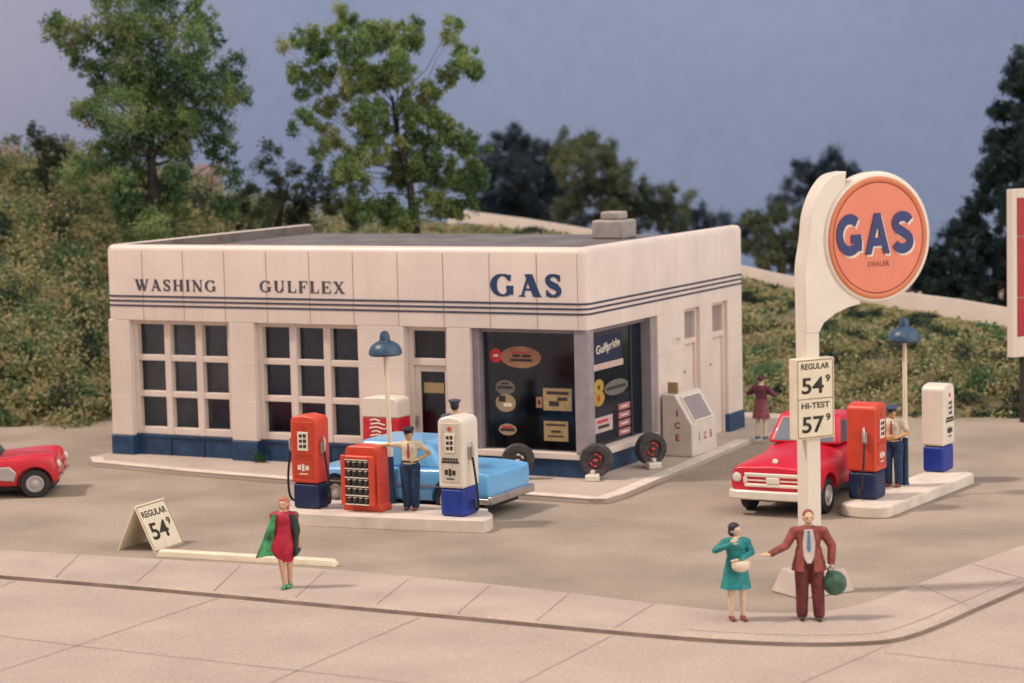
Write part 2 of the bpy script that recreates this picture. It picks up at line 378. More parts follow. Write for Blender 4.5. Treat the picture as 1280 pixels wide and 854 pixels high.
_x = _n.nodes.new('ShaderNodeMix'); _x.data_type = 'RGBA'; _n.links.new(_q.outputs['Result'], _x.inputs[0]); _n.links.new(_l, _x.inputs[6]); _x.inputs[7].default_value = (.44, .36, .41, 1)
_n.links.new(_x.outputs[2], _b.inputs['Emission Color']); _b.inputs['Emission Strength'].default_value = .86

# terrain: polar sheet about the lot, flat below the hill foot, then up the bank and away
def ip(x, t): return float(np.interp(x, [a for a, b in t], [b for a, b in t]))
FOOT = [(-900, 62), (0, 64), (110, 64.2), (150, 67.2), (380, 67.5), (900, 64), (930, 62.8), (1280, 61), (2000, 57)]
CREST = [(-900, 80), (0, 79), (380, 84), (570, 92), (925, 78), (1280, 68), (2000, 62)]
CRY = [(-900, 213), (0, 224), (100, 230), (150, 244), (330, 266), (450, 286), (560, 281), (660, 286), (740, 300), (830, 324), (925, 348), (1000, 364), (1130, 389), (1265, 414), (1700, 500)]
def bank(px, D):
    f, c = ip(px, FOOT), ip(px, CREST); zc = AT(px, ip(px, CRY), c).z
    if D <= f: return LOT-.25
    if D <= c:
        t = (D-f)/(c-f); s = t**.8*(1-t)+t*(t*t*(3-2*t)*.4+.6*t)
        return LOT-.05+(zc-LOT)*(1-(1-t)**1.12)
    t = min(1, (D-c)/50); return zc+(-6.5-zc)*t*t*(3-2*t)
def PT(px, D, z=None):
    r = ray(px, 427)*1.; s = D; return CP[0]+r[0]*s, CP[1]+r[1]*s
pxs = np.linspace(-900, 2000, 146); Ds = list(np.linspace(8, 58, 6))+list(np.linspace(60, 95, 50))+list(np.linspace(97, 176, 20))
vs = []
for x in pxs:
    for D in Ds:
        a, b = PT(x, D); z = bank(x, D)
        if D > ip(x, FOOT)+.5: z += .12*math.sin(a*1.7+b)*math.sin(b*1.3)
        vs.append((a, b, z))
nd = len(Ds); fs = [(i*nd+k, (i+1)*nd+k, (i+1)*nd+k+1, i*nd+k+1) for i in range(len(pxs)-1) for k in range(nd-1)]
EARTH = mat('earth', (.10, .085, .045), .95, c2=(.17, .14, .08), scale=1.2, thr=(.35, .65), bump=.5, bscale=12, grain=.2)
tag(ob('terrain', MB().add(vs, fs), EARTH, smooth=True), kind='structure')

ROADM = mat('road_concrete', (.39, .315, .275), .9, c2=(.47, .38, .33), scale=.55, thr=(.3, .7), bump=.5, bscale=26, grain=.16)
WALKM = mat('sidewalk_concrete', (.385, .315, .275), .9, c2=(.50, .405, .355), scale=.7, thr=(.3, .7), bump=.45, bscale=26, grain=.14)
LOTM = mat('lot_asphalt', (.255, .212, .172), .92, c2=(.37, .307, .252), scale=.38, thr=(.33, .64), bump=.5, bscale=24, grain=.17)
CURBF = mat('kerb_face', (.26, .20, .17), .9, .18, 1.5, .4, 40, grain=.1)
SEAM = mat('seam', (.325, .26, .225), .95, .1, 5)
def sheet(name, poly, z, m, thick=.3, kind='structure', **k):
    mb = MB().prism([(p[0], p[1]) for p in poly], z-thick, z); return tag(ob(name, mb, m, **k), kind=kind)
sheet('road', [(-90, -60), (60, -60), (60, 60), (-90, 10)], LOT-.10, ROADM, .1)
def cr(pts, n=6):        # smooth polyline
    out = []; P_ = [pts[0]]+list(pts)+[pts[-1]]
    for i in range(1, len(P_)-2):
        a, b, c, d = [np.array(q) for q in P_[i-1:i+3]]
        for t in np.linspace(0, 1, n, endpoint=False):
            out.append(tuple(.5*((2*b)+(-a+c)*t+(2*a-5*b+4*c-d)*t*t+(-a+3*b-3*c+d)*t**3)))
    out.append(tuple(P_[-2])); return out
zs = LOT+.012
outer_px = [(-60, 710), (0, 716), (160, 729), (380, 749), (600, 769), (760, 784), (880, 794), (980, 799), (1060, 799), (1120, 794), (1170, 778), (1220, 756), (1280, 730), (1340, 704)]
inner_px = [(-60, 683), (0, 687), (200, 699), (425, 713), (640, 733), (860, 759), (960, 766), (1040, 763), (1100, 748), (1180, 717), (1280, 681), (1340, 659)]
O = [G(x, y, zs) for x, y in outer_px]; I = [G(x, y, zs) for x, y in inner_px]
O = cr([(p.x, p.y) for p in O]); I = cr([(p.x, p.y) for p in I])
O = [(-60, O[0][1]+1.)]+O+[(O[-1][0]+8, O[-1][1]+60)]; I = [(-60, I[0][1]+1.2)]+I+[(I[-1][0]+8, I[-1][1]+60)]
# lot slab fills inside, sidewalk ring lies round it
sheet('lot_pavement', I+[(40, 70), (-60, 40)], LOT, LOTM, .12)
mb = MB(); vs = [(x, y, z) for x, y in O for z in (zs-.14, zs)]; 
R_ = []
def offs(pl, d):
    out = []
    for i, p in enumerate(pl):
        a = pl[max(i-1, 0)]; b = pl[min(i+1, len(pl)-1)]; t = Vector((b[0]-a[0], b[1]-a[1])).normalized(); out.append((p[0]+t.y*d, p[1]-t.x*d))
    return out
# strip between O and I by resampling both
def resamp(pl, n):
    pl = np.array(pl); s = np.r_[0, np.cumsum(np.linalg.norm(np.diff(pl, axis=0), axis=1))]; t = np.linspace(0, s[-1], n)
    return np.c_[np.interp(t, s, pl[:, 0]), np.interp(t, s, pl[:, 1])]
def strip_by_x(O, I):
    mb = MB(); n = 160
    a = resamp(O[1:-1], n); b = resamp(I[1:-1], n)
    a = np.vstack([O[0], a, O[-1]]); b = np.vstack([I[0], b, I[-1]]); a2 = np.array(offs([tuple(q) for q in a], -.06))
    rings = [[(a[i][0], a[i][1], zs-.145), (a[i][0], a[i][1], zs-.045), (a2[i][0], a2[i][1], zs), (b[i][0], b[i][1], zs), (b[i][0], b[i][1], zs-.145)] for i in range(len(a))]
    mb.loft(rings, closed=True); return mb, a, b
mb, Oa, Ib = strip_by_x(O, I)
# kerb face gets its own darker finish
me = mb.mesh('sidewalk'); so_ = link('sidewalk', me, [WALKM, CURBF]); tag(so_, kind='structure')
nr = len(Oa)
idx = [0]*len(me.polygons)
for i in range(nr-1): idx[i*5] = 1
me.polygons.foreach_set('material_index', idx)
# joints
def seam(mb, p, q, w, z):
    p = Vector((p[0], p[1], 0)); q = Vector((q[0], q[1], 0)); d = (q-p).normalized(); nrm = Vector((-d.y, d.x, 0))*w/2
    n = max(2, int((q-p).length/.4)); L_ = []; 
    for i in range(n+1):
        c = p+(q-p)*i/n + nrm*random.uniform(-.5, .5); ww = random.uniform(.6, 1.2)
        L_.append([(c.x+nrm.x*ww, c.y+nrm.y*ww, z), (c.x-nrm.x*ww, c.y-nrm.y*ww, z)])
    mb.loft(L_, closed=False, caps=False)
mb = MB()
for (a, b) in [((510, 724), (471, 756)), ((612, 732), (572, 766)), ((712, 742), (672, 775)), ((817, 755), (770, 784)), ((405, 714), (370, 747)), ((300, 707), (268, 738)), ((203, 700), (170, 729)), ((100, 693), (70, 721)), ((1148, 731), (1210, 757)), ((1215, 705), (1282, 724))]:
    seam(mb, G(*a, zs), G(*b, zs), .03, zs+.004)
kl = offs([tuple(q) for q in Oa], -.28)
for i in range(95, 150, 1): seam(mb, kl[i], kl[i+1], .022, zs+.0045)
tag(ob('sidewalk_joint', mb, SEAM), kind='structure')
zr = LOT-.10; mb = MB()
for (a, b) in [((100, 806), (290, 742)), ((300, 870), (525, 772)), ((620, 870), (765, 795)), ((960, 872), (1112, 806)), ((-40, 790), (110, 809)), ((110, 809), (500, 853)), ((500, 853), (640, 870)), ((1105, 816), (1290, 838)), ((-40, 748), (20, 726)), ((1290, 838), (1400, 850)), ((-40, 852), (100, 806))]:
    seam(mb, G(*a, zr), G(*b, zr), .035, zr+.004)
tag(ob('road_joint', mb, SEAM), kind='structure')
# station apron
AP = [(-13.6, 6), (-13.9, -.6)]
pad = [G(112, 571, 0), G(116, 577, 0), G(240, 589, 0), G(365, 599, 0), G(520, 609, 0), G(650, 617, 0), G(735, 623, 0), G(758, 623, 0), G(782, 616, 0), G(860, 583, 0), G(938, 549, 0)]
pad = [(p.x, p.y) for p in pad]; d = (pad[-1][0]-pad[-3][0], pad[-1][1]-pad[-3][1])
pad += [(pad[-1][0]+.2, 11.5), (-13.4, 11.5)]
apr = sheet('station_walkway', pad, 0, mat('apron_concrete', (.42, .345, .30), .9, c2=(.50, .42, .365), scale=.8, thr=(.3, .7), bump=.3, bscale=40, grain=.08), .14, bevel=.03)
rim = [G(112, 571, .004), G(116, 577, .004), G(240, 589, .004), G(365, 599, .004), G(520, 609, .004), G(650, 617, .004), G(735, 623, .004), G(758, 623, .004), G(782, 616, .004), G(860, 583, .004), G(938, 549, .004)]
rp = [(p.x, p.y) for p in rim]; ri = offs(rp, -.32); mb = MB()
oo = offs(rp, -.01); mb.loft([[(oo[i][0], oo[i][1], -.02), (oo[i][0], oo[i][1], .004), (ri[i][0], ri[i][1], .004), (ri[i][0], ri[i][1], -.02)] for i in range(len(rp))])
tag(ob('walkway_edge', mb, KERB, bevel=.008), kind='structure')
# back kerb in front of bank, right
mb = MB(); pts = [G(925, 506), G(1000, 506), G(1120, 505), G(1200, 511), G(1290, 517), G(1500, 540)]
bp = cr([(p.x, p.y) for p in pts]); b2 = offs(bp, .0); b3 = offs(bp, -.3)
mb.loft([[(b2[i][0], b2[i][1], LOT-.02), (b2[i][0], b2[i][1], LOT+.13), (b3[i][0], b3[i][1], LOT+.13), (b3[i][0], b3[i][1], LOT-.02)] for i in range(len(bp))])
tag(ob('back_kerb', mb, KERB, bevel=.02), kind='structure')

# low white wall along the top of the bank
mb = MB(); rg = []
for px, yt, yb in [(560, 270, 280), (575, 262, 275), (660, 273, 285), (740, 286, 299), (830, 308, 322), (925, 331, 346), (1000, 347, 361), (1060, 357, 372), (1130, 366, 386), (1200, 375, 397), (1265, 386, 411), (1340, 400, 430), (1500, 425, 460)]:
    D = ip(px, CREST)+.3; t = AT(px, yt+(1 if px < 1100 else 0), D); b = AT(px, yb+3, D)
    off = Vector((AF[0], AF[1], 0)).normalized()*.35
    rg.append([(b.x, b.y, b.z), (t.x, t.y, t.z-.05), (t.x+.05*off.x, t.y+.05*off.y, t.z), (t.x+off.x, t.y+off.y, t.z), (b.x+off.x, b.y+off.y, b.z)])
mb.loft(rg)
tag(ob('hillside_wall', mb, WHITE, smooth='auto'), 'long low cream wall running along the top of the planted bank', 'wall')

# ------------------------------------------------------------------ gas station
W, Dp, H = 12.66, 8.8, 5.
B = empty('gas_station', (0, 0, 0), 0, 'cream one storey gas station with striped frieze, blue base and large corner windows', 'building')
# frieze / parapet swept along the plan
def roundpath(P_, r, n=5):
    out = []
    for i in range(len(P_)):
        if i in (0, len(P_)-1): out.append(P_[i]); continue
        p = Vector(P_[i]); a = (Vector(P_[i-1])-p).normalized(); b = (Vector(P_[i+1])-p).normalized()
        s, e = p+a*r, p+b*r
        for t in np.linspace(0, 1, n): out.append(tuple((1-t)**2*s+2*t*(1-t)*p+t*t*e))
    return out
plan = roundpath([(-W, Dp), (-W, 0), (0, 0), (0, Dp)], .22)
def sweep(mb, prof, path=plan):      # prof of (outward offset, z); outward is to the right-hand of travel reversed
    rings = []
    for off, z in prof: pass
    offd = {o: offs(path, -o) for o in {p[0] for p in prof}}
    for i in range(len(path)): rings.append([(offd[o][i][0], offd[o][i][1], z) for o, z in prof])
    return mb.loft(rings)
ZF = 3.23
# path runs down the left side, along front, up right side: outward = right-hand side => offs(+)
offs_out = lambda path, o: offs(path, o)
def sweep(mb, prof, path=plan):
    rings = [[] for _ in path]
    for o, z in prof:
        q = offs(path, o)
        for i in range(len(path)): rings[i].append((q[i][0], q[i][1], z))
    return mb.loft(rings)
ob('frieze', sweep(MB(), [(0, ZF), (0, 4.86), (-.03, 4.95), (-.10, 5.0), (-.24, 5.0), (-.30, 4.96), (-.30, 4.9), (-.30, ZF)]), WALLW, B, smooth='auto')
ob('parapet_lining', sweep(MB(), [(-.303, 4.5), (-.303, 4.985), (-.34, 4.985), (-.34, 4.5)]), PARAI, B)
for k, z in enumerate((3.79, 3.68, 3.57)):
    ob('stripe', sweep(MB(), [(.006, z-.024), (.012, z-.018), (.012, z+.018), (.006, z+.024), (-.01, z+.024), (-.01, z-.024)]), STRIPE, B)
for i in range(11):
    x = -.04-1.155*i
    if -W+.3 < x < -.2: ob('panel_joint', MB().box(x-.009, x+.009, -.0035, .01, ZF+.002, 4.87), JOINT, B)
for y in (1.2, 2.4, 3.6, 4.8, 6, 7.2): ob('panel_joint', MB().box(-.01, .0015, y-.004, y+.004, ZF+.002, 4.87), mat('faint_joint', (.58, .48, .40), .7), B)
ob('corner_seam', MB().box(-.228, -.218, -.0035, .01, ZF+.002, 4.87), JOINT, B)
# roof
rf = ob('roof', MB().box(-W+.34, -.34, .34, Dp-.02, 4.6, 4.76), ROOFM, B)
ch = empty('chimney', (0, 0, 0)); ch.parent = rf
bpy.data.objects.remove(ch)
c0 = G(768, 298, 4.76)
mb = MB().box(c0.x-.42, c0.x+.42, c0.y-.42, c0.y+.42, 4.76, 5.22); mb.box(c0.x-.26, c0.x+.26, c0.y-.26, c0.y+.26, 5.222, 5.42)
ob('chimney', mb, CHIM, rf, bevel=.05)
ob('roof_patch', MB().box(-3.4, -1.9, 3.2, 3.5, 4.7605, 4.772), mat('felt_patch', (.26, .25, .25), .8), rf)
# pilasters and piers (front)
PJ = mat('pale_joint', (.84, .76, .68), .6)
for x0, x1 in ((-W+.02, -12.03), (-9.21, -8.52), (-5.75, -4.55), (-3.46, -2.87)):
    ob('pilaster', MB().box(x0, x1, .0, .5, .46, ZF-.002), WALLW, B, bevel=.025)
    for z in (2.295, 1.375): ob('block_joint', MB().box(x0-.001, x1+.001, -.0025, .1, z, z+.015), PJ, B)
    ob('base_trim', MB().box(x0-.01, x1+.01, -.03, .52, -.02, .458), NAVYB, B, bevel=.015)
# side wall pieces
mb = MB().box(-.35, 0, 3.7, 5.24, -.02, ZF-.002).box(-.35, 0, 6.16, 6.92, -.02, ZF-.002).box(-.35, 0, 7.88, Dp, .44, ZF-.002)
ob('side_wall', mb, WALLW, B, bevel=.012)
for z in (2.29, 1.30):
    for y0, y1 in ((3.701, 5.24), (6.16, 6.92), (7.88, Dp-.01)): ob('side_joint', MB().box(-.01, .0025, y0, y1, z, z+.01), mat('faint_joint', (.58, .48, .40), .7), B)
ob('base_trim', MB().box(-.4, .03, 7.87, Dp+.03, -.02, .438), NAVYB, B, bevel=.012)
ob('base_trim', MB().box(-.3, .012, 3.695, 4.0, -.02, .36), NAVYB, B)
# back and left walls
ob('back_wall', MB().box(-W+.02, -.352, Dp-.3, Dp-.02, -.02, 4.59), WALLW, B)
ob('left_wall', MB().box(-W+.02, -W+.3, .502, Dp-.302, -.02, ZF-.002), WALLW, B)
# interior
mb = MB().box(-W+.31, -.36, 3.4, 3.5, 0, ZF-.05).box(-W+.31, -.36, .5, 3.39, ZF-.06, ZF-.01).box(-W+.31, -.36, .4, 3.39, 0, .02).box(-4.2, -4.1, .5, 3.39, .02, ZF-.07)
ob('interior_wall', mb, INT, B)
ob('added_backing', MB().box(-12.1, -9.0, .85, .87, .3, 3.15), mat('grey_backing', (.50, .43, .43), .8, .35, 1.1), B)  # added board behind the panes, catches light so they read lighter
ob('added_backing', MB().box(-8.7, -5.6, .85, .87, .3, 3.15), mat('navy_backing', (.12, .14, .20), .8, .4, 1.1), B)  # added navy board, sets the tone seen through these panes
mb = MB().box(-3.2, -2.3, 2.2, 3.1, .02, 1.0).box(-1.9, -1.0, 2.5, 3.2, .02, 1.9); ob('counter', mb, mat('counter_wood', (.10, .06, .045), .6, .2, 3), B, bevel=.02)
# garage windows
def grid_window(x0, x1, cols, rows, zb):
    cols = [(a-.13, b+.02) for a, b in cols]; rows = [(a-.04, b+.03) for a, b in rows]
    o = empty('garage_door', (x0, .16, zb)); o.parent = B
    xs = [x0+.0]; fr = MB(); d0, d1 = .16, .34
    ex = [x0]+[c for ab in cols for c in ab]+[x1]; ez = [zb]+[c for ab in rows for c in ab]+[ZF-.002]
    f = MB()
    for i in range(0, len(ex), 2): f.box(ex[i], ex[i+1], d0, d1, zb, ZF-.002)
    for j in range(0, len(ez), 2):
        for a, b in cols: f.box(a, b, d0+.012, d1-.01, ez[j], ez[j+1])
    f.v = [(a-x0, b-.16, c-zb) for a, b, c in f.v]
    ob('frame', f, WALLW, o, bevel=.012)
    for a, b in cols:
        for c, e in rows: ob('pane', MB().box(a+.003-x0, b-.003-x0, .165, .17, c+.003-zb, e-.003-zb), GLASS, o)
    m2 = MB().box(x0, x1, .17, .4, -.02, zb-.002)
    k = (x1-x0)/3
    ob('base_panel', m2, NAVYB, B)
    m3 = MB()
    for i in range(4): m3.box(x0+k*i-(.03 if i else 0), x0+k*i+(.03 if i < 3 else 0), .14, .18, -.02, zb-.004)
    m3.box(x0, x1, .142, .18, zb-.07, zb-.003)
    ob('base_rail', m3, NAVYB, B, bevel=.006)
rows = [(.71, 1.36), (1.57, 2.22), (2.43, 3.09)]
grid_window(-12.03, -9.21, [(-11.79, -11.17), (-10.85, -10.28), (-9.95, -9.39)], rows, .5)
grid_window(-8.52, -5.75, [(-8.27, -7.68), (-7.34, -6.77), (-6.44, -5.86)], rows, .5)
# entrance bay
x0, x1 = -4.55, -3.46
f = MB().box(x0, x0+.12, .2, .36, 0, ZF-.002).box(x1-.14, x1, .2, .36, 0, ZF-.002).box(x0+.12, x1-.14, .2, .36, 2.34, 2.5).box(x0+.12, x1-.14, .21, .35, 3.12, ZF-.003)
tr = ob('door_frame', f, WALLW, B, bevel=.01)
ob('pane', MB().box(x0+.12, x1-.14, .3, .305, 2.5, 3.12), GLASS, tr)
f = MB().box(x0+.125, x0+.27, .25, .31, 0, 2.335).box(x1-.2, x1-.145, .25, .31, 0, 2.335).box(x0+.27, x1-.2, .252, .308, 0, .25).box(x0+.27, x1-.2, .252, .308, 2.2, 2.334)
dr = ob('entrance_door', f, WALLW, B, bevel=.008)
ob('pane', MB().box(x0+.27, x1-.2, .28, .285, .25, 2.2), GLASS, dr)
ob('door_handle', MB().box(x0+.17, x0+.21, .19, .252, .95, 1.2), CHROME, dr, bevel=.01)
ob('door_notice', MB().box(x0+.34, x1-.24, .27, .278, 1.72, 1.95), POSTY, dr)
# corner show windows
sill = MB().box(-2.87, -.0, .06, .42, .40, .54).box(-.42, -.05, .42, 3.69, .40, .56); ob('window_sill', sill, WALLW, B, bevel=.012)
ob('base_panel', MB().box(-2.87, -.1, .13, .5, -.02, .398).box(-.5, -.13, .5, 3.69, -.02, .398), NAVYB, B)
ob('corner_column', MB().box(-.36, -.02, .04, .34, .541, ZF-.003), GREYF, B, bevel=.02)
f = MB().box(-2.868, -2.70, .10, .44, .541, ZF-.003).box(-2.70, -.36, .2, .44, 3.13, ZF-.004).box(-.44, -.06, 3.42, 3.69, .561, ZF-.003).box(-.44, -.2, .34, 3.42, 3.11, ZF-.004)
ob('show_window_frame', f, GREYF, B, bevel=.008)
sw1 = ob('show_window', MB().box(-2.70, -.36, .30, .306, .541, 3.13), GLASS, B)
sw2 = ob('show_window', MB().box(-.306, -.30, .34, 3.42, .561, 3.11), GLASS, B)
ob('mullion', MB().box(-.33, -.28, 2.78, 2.86, .561, 3.11), DARK, B)
# posters in the windows
def card(parent, m, a, b, marks, front=True, oval=False, off=.0):
    # a,b lower-left and upper-right in (u,z)
    u0, z0 = a; u1, z1 = b
    if oval:
        n = 28; poly = [((u0+u1)/2+(u1-u0)/2*math.cos(2*math.pi*i/n), (z0+z1)/2+(z1-z0)/2*math.sin(2*math.pi*i/n)) for i in range(n)]
    else: poly = [(u0, z0), (u1, z0), (u1, z1), (u0, z1)]
    if front: F = frame((0, .297-off, 0), (1, 0, 0), (0, 0, 1))
    else: F = frame((-.297+off, 0, 0), (0, 1, 0), (0, 0, 1))
    mb = MB().prism(poly, -.0, .004, F); 
    for (ma, x0, x1, y0, y1) in marks:
        mb.cur = ma; mb.prism([(u0+(u1-u0)*x0, z0+(z1-z0)*y0), (u0+(u1-u0)*x1, z0+(z1-z0)*y0), (u0+(u1-u0)*x1, z0+(z1-z0)*y1), (u0+(u1-u0)*x0, z0+(z1-z0)*y1)], .004, .0065+.0005*random.random(), F)
    return ob('poster', mb, [m, INK, RED, CHROME, PLASTW], parent)
card(sw1, RED, (-2.54, 2.44), (-2.24, 2.76), [(4, .3, .7, .42, .58)], oval=True)
card(sw1, POSTO, (-2.27, 2.34), (-1.27, 2.82), [(1, .3, .48, .5, .62), (1, .52, .74, .5, .62), (1, .25, .78, .3, .42), (2, .3, .7, .68, .74)], oval=True, off=.008)
card(sw1, mat('poster_grey', (.15, .14, .13), .6), (-2.42, 1.74), (-1.94, 2.06), [(1, .1, .9, .4, .6), (1, .3, .7, .7, .85)], oval=True)
card(sw1, mat('poster_tan', (.34, .26, .16), .6), (-2.42, 1.36), (-1.92, 1.76), [(1, .15, .5, .55, .9), (4, .4, .8, .3, .5)], oval=True, off=.008)
card(sw1, mat('poster_tan', 0), (-2.36, .84), (-1.92, 1.1), [(1, .1, .9, .35, .6), (2, .2, .8, .65, .8)], oval=True)
card(sw1, POSTY, (-1.25, 1.43), (-.56, 1.92), [(1, .12, .9, .72, .86), (1, .2, .55, .2, .42), (1, .5, .85, .45, .6)])
card(sw1, POSTO, (-1.42, 1.48), (-1.27, 1.72), [(1, .3, .7, .3, .7)], off=.008)
card(sw1, POSTY, (-1.25, .76), (-.66, 1.2), [(1, .1, .9, .76, .86), (1, .3, .7, .42, .54), (1, .15, .8, .2, .28)])
gp = card(sw2, mat('poster_navy', (.012, .02, .06), .5), (.80, 2.40), (2.35, 2.98), [], front=False)
text('poster_lettering', 'Gulfpride', .26, frame((-.288, 1.62, 2.70), (0, 1, .08), (0, -.1, 1)), PLASTW, gp, width=1.25, bold=.03)
card(sw2, mat('poster_rosewhite', (.55, .42, .40), .6), (.80, 2.24), (2.42, 2.38), [], front=False)
card(sw2, YEL, (.80, 1.45), (1.38, 1.80), [(2, .35, .6, .3, .7)], front=False, oval=True, off=.008)
card(sw2, YEL, (.82, 1.72), (1.34, 2.05), [(1, .4, .6, .3, .6)], front=False, oval=True, off=.016)
card(sw2, mat('poster_grey', 0), (1.4, 1.6), (2.65, 1.95), [(1, .1, .9, .4, .6)], front=False, oval=True)
card(sw2, mat('poster_rosewhite', 0), (.84, .86), (1.80, 1.2), [(2, .15, .75, .62, .8), (1, .2, .8, .25, .45)], front=False)
for i in range(4): card(sw2, PINKP, (2.12, .66+.19*i), (2.74, .80+.19*i), [(4, .2, .8, .35, .6)], front=False)
# restroom doors on side
for y0, y1 in ((5.24, 6.16), (6.92, 7.88)):
    fr = ob('door_frame', MB().box(-.34, -.1, y0, y0+.07, 0, ZF-.003).box(-.34, -.1, y1-.07, y1, 0, ZF-.003).box(-.33, -.1, y0+.07, y1-.07, 2.38, 2.5).box(-.33, -.1, y0+.07, y1-.07, 3.14, ZF-.003), WALLW, B, bevel=.008)
    ob('pane', MB().box(-.2, -.195, y0+.07, y1-.07, 2.5, 3.14), mat('frosted_pane', (.30, .25, .24), .3), fr)
    dd = ob('restroom_door', MB().box(-.24, -.17, y0+.075, y1-.075, 0, 2.375), WALLW, B, bevel=.008)
    ob('door_handle', MB().box(-.17, -.12, y0+.14, y0+.2, 1.0, 1.06), CHROME, dd, bevel=.01)
ob('door_stop', MB().box(.001, .03, 5.33-.2, 5.40-.2, 1.76, 1.80), CHROME, B)
ob('door_stop', MB().box(.001, .03, 6.70, 6.77, 1.76, 1.80), CHROME, B)
ms = ob('wall_notice', MB().box(.001, .015, 4.55, 5.05, 2.48, 2.66), WHITE, B)
text('notice_lettering', 'MEN', .09, frame((.0155, 4.8, 2.57), (0, 1, 0), (0, 0, 1)), mat('faint_grey_ink', (.30, .26, .24), .7), ms, ext=.002)
# lettering on the frieze
def fl(s, xc, zc, h, wd, m, fat=1.):
    me = serif_mesh(s, h, wd, fat=fat); me.transform(frame((xc, -.001, zc), (1, 0, 0), (0, 0, 1))); link('lettering', me, m, B)
fl('WASHING', -10.66, 4.06, .27, 2.30, LETTERG); fl('GULFLEX', -7.18, 4.07, .27, 2.28, LETTERG)
fl('GAS', -1.45, 4.18, .49, 1.74, LETTER, 1.35)

# ------------------------------------------------------------------ pumps and islands
def island(name, px_poly, label):
    zt = LOT+.24; p = [G(x, y, zt) for x, y in px_poly]; c = sum(p, Vector())/len(p); c.z = LOT
    q = cr([(a.x-c.x, a.y-c.y) for a in p]+[(p[0].x-c.x, p[0].y-c.y)], 5)[:-1]
    mb = MB().prism(q, 0, .24); o = ob(name, mb, KERB, bevel=.035, seg=3, loc=c); tag(o, label, 'pump island'); return o
island('pump_island', [(364, 640), (370, 642), (480, 647), (590, 651), (606, 651), (616, 645), (610, 639), (596, 634), (480, 628), (380, 624), (362, 628)], 'cream concrete pump island carrying the orange can rack and two pumps beside the blue car')
# right island: straight long capsule
a = G(1083, 630, LOT+.24); b = G(1188, 590, LOT+.24); dv = (b-a); dv.z = 0; Ls = dv.length; dv.normalize(); nv = Vector((dv.y, -dv.x, 0))
hw = .52; q = []
for i in range(13): 
    t = math.pi*i/12; q.append((a+nv*hw*math.cos(t)-dv*hw*.6*math.sin(t)))
for i in range(3): pass
q += [b-nv*hw, b-nv*(hw-.1)+dv*.12, b+nv*(hw-.25)+dv*.3, b+nv*hw]
c = (a+b)/2; mb = MB().prism([(p.x-c.x, p.y-c.y) for p in q], 0, .24)
tag(ob('pump_island', mb, KERB, bevel=.035, seg=3, loc=(c.x, c.y, LOT)), 'long cream concrete pump island reaching back beside the red pickup', 'pump island')

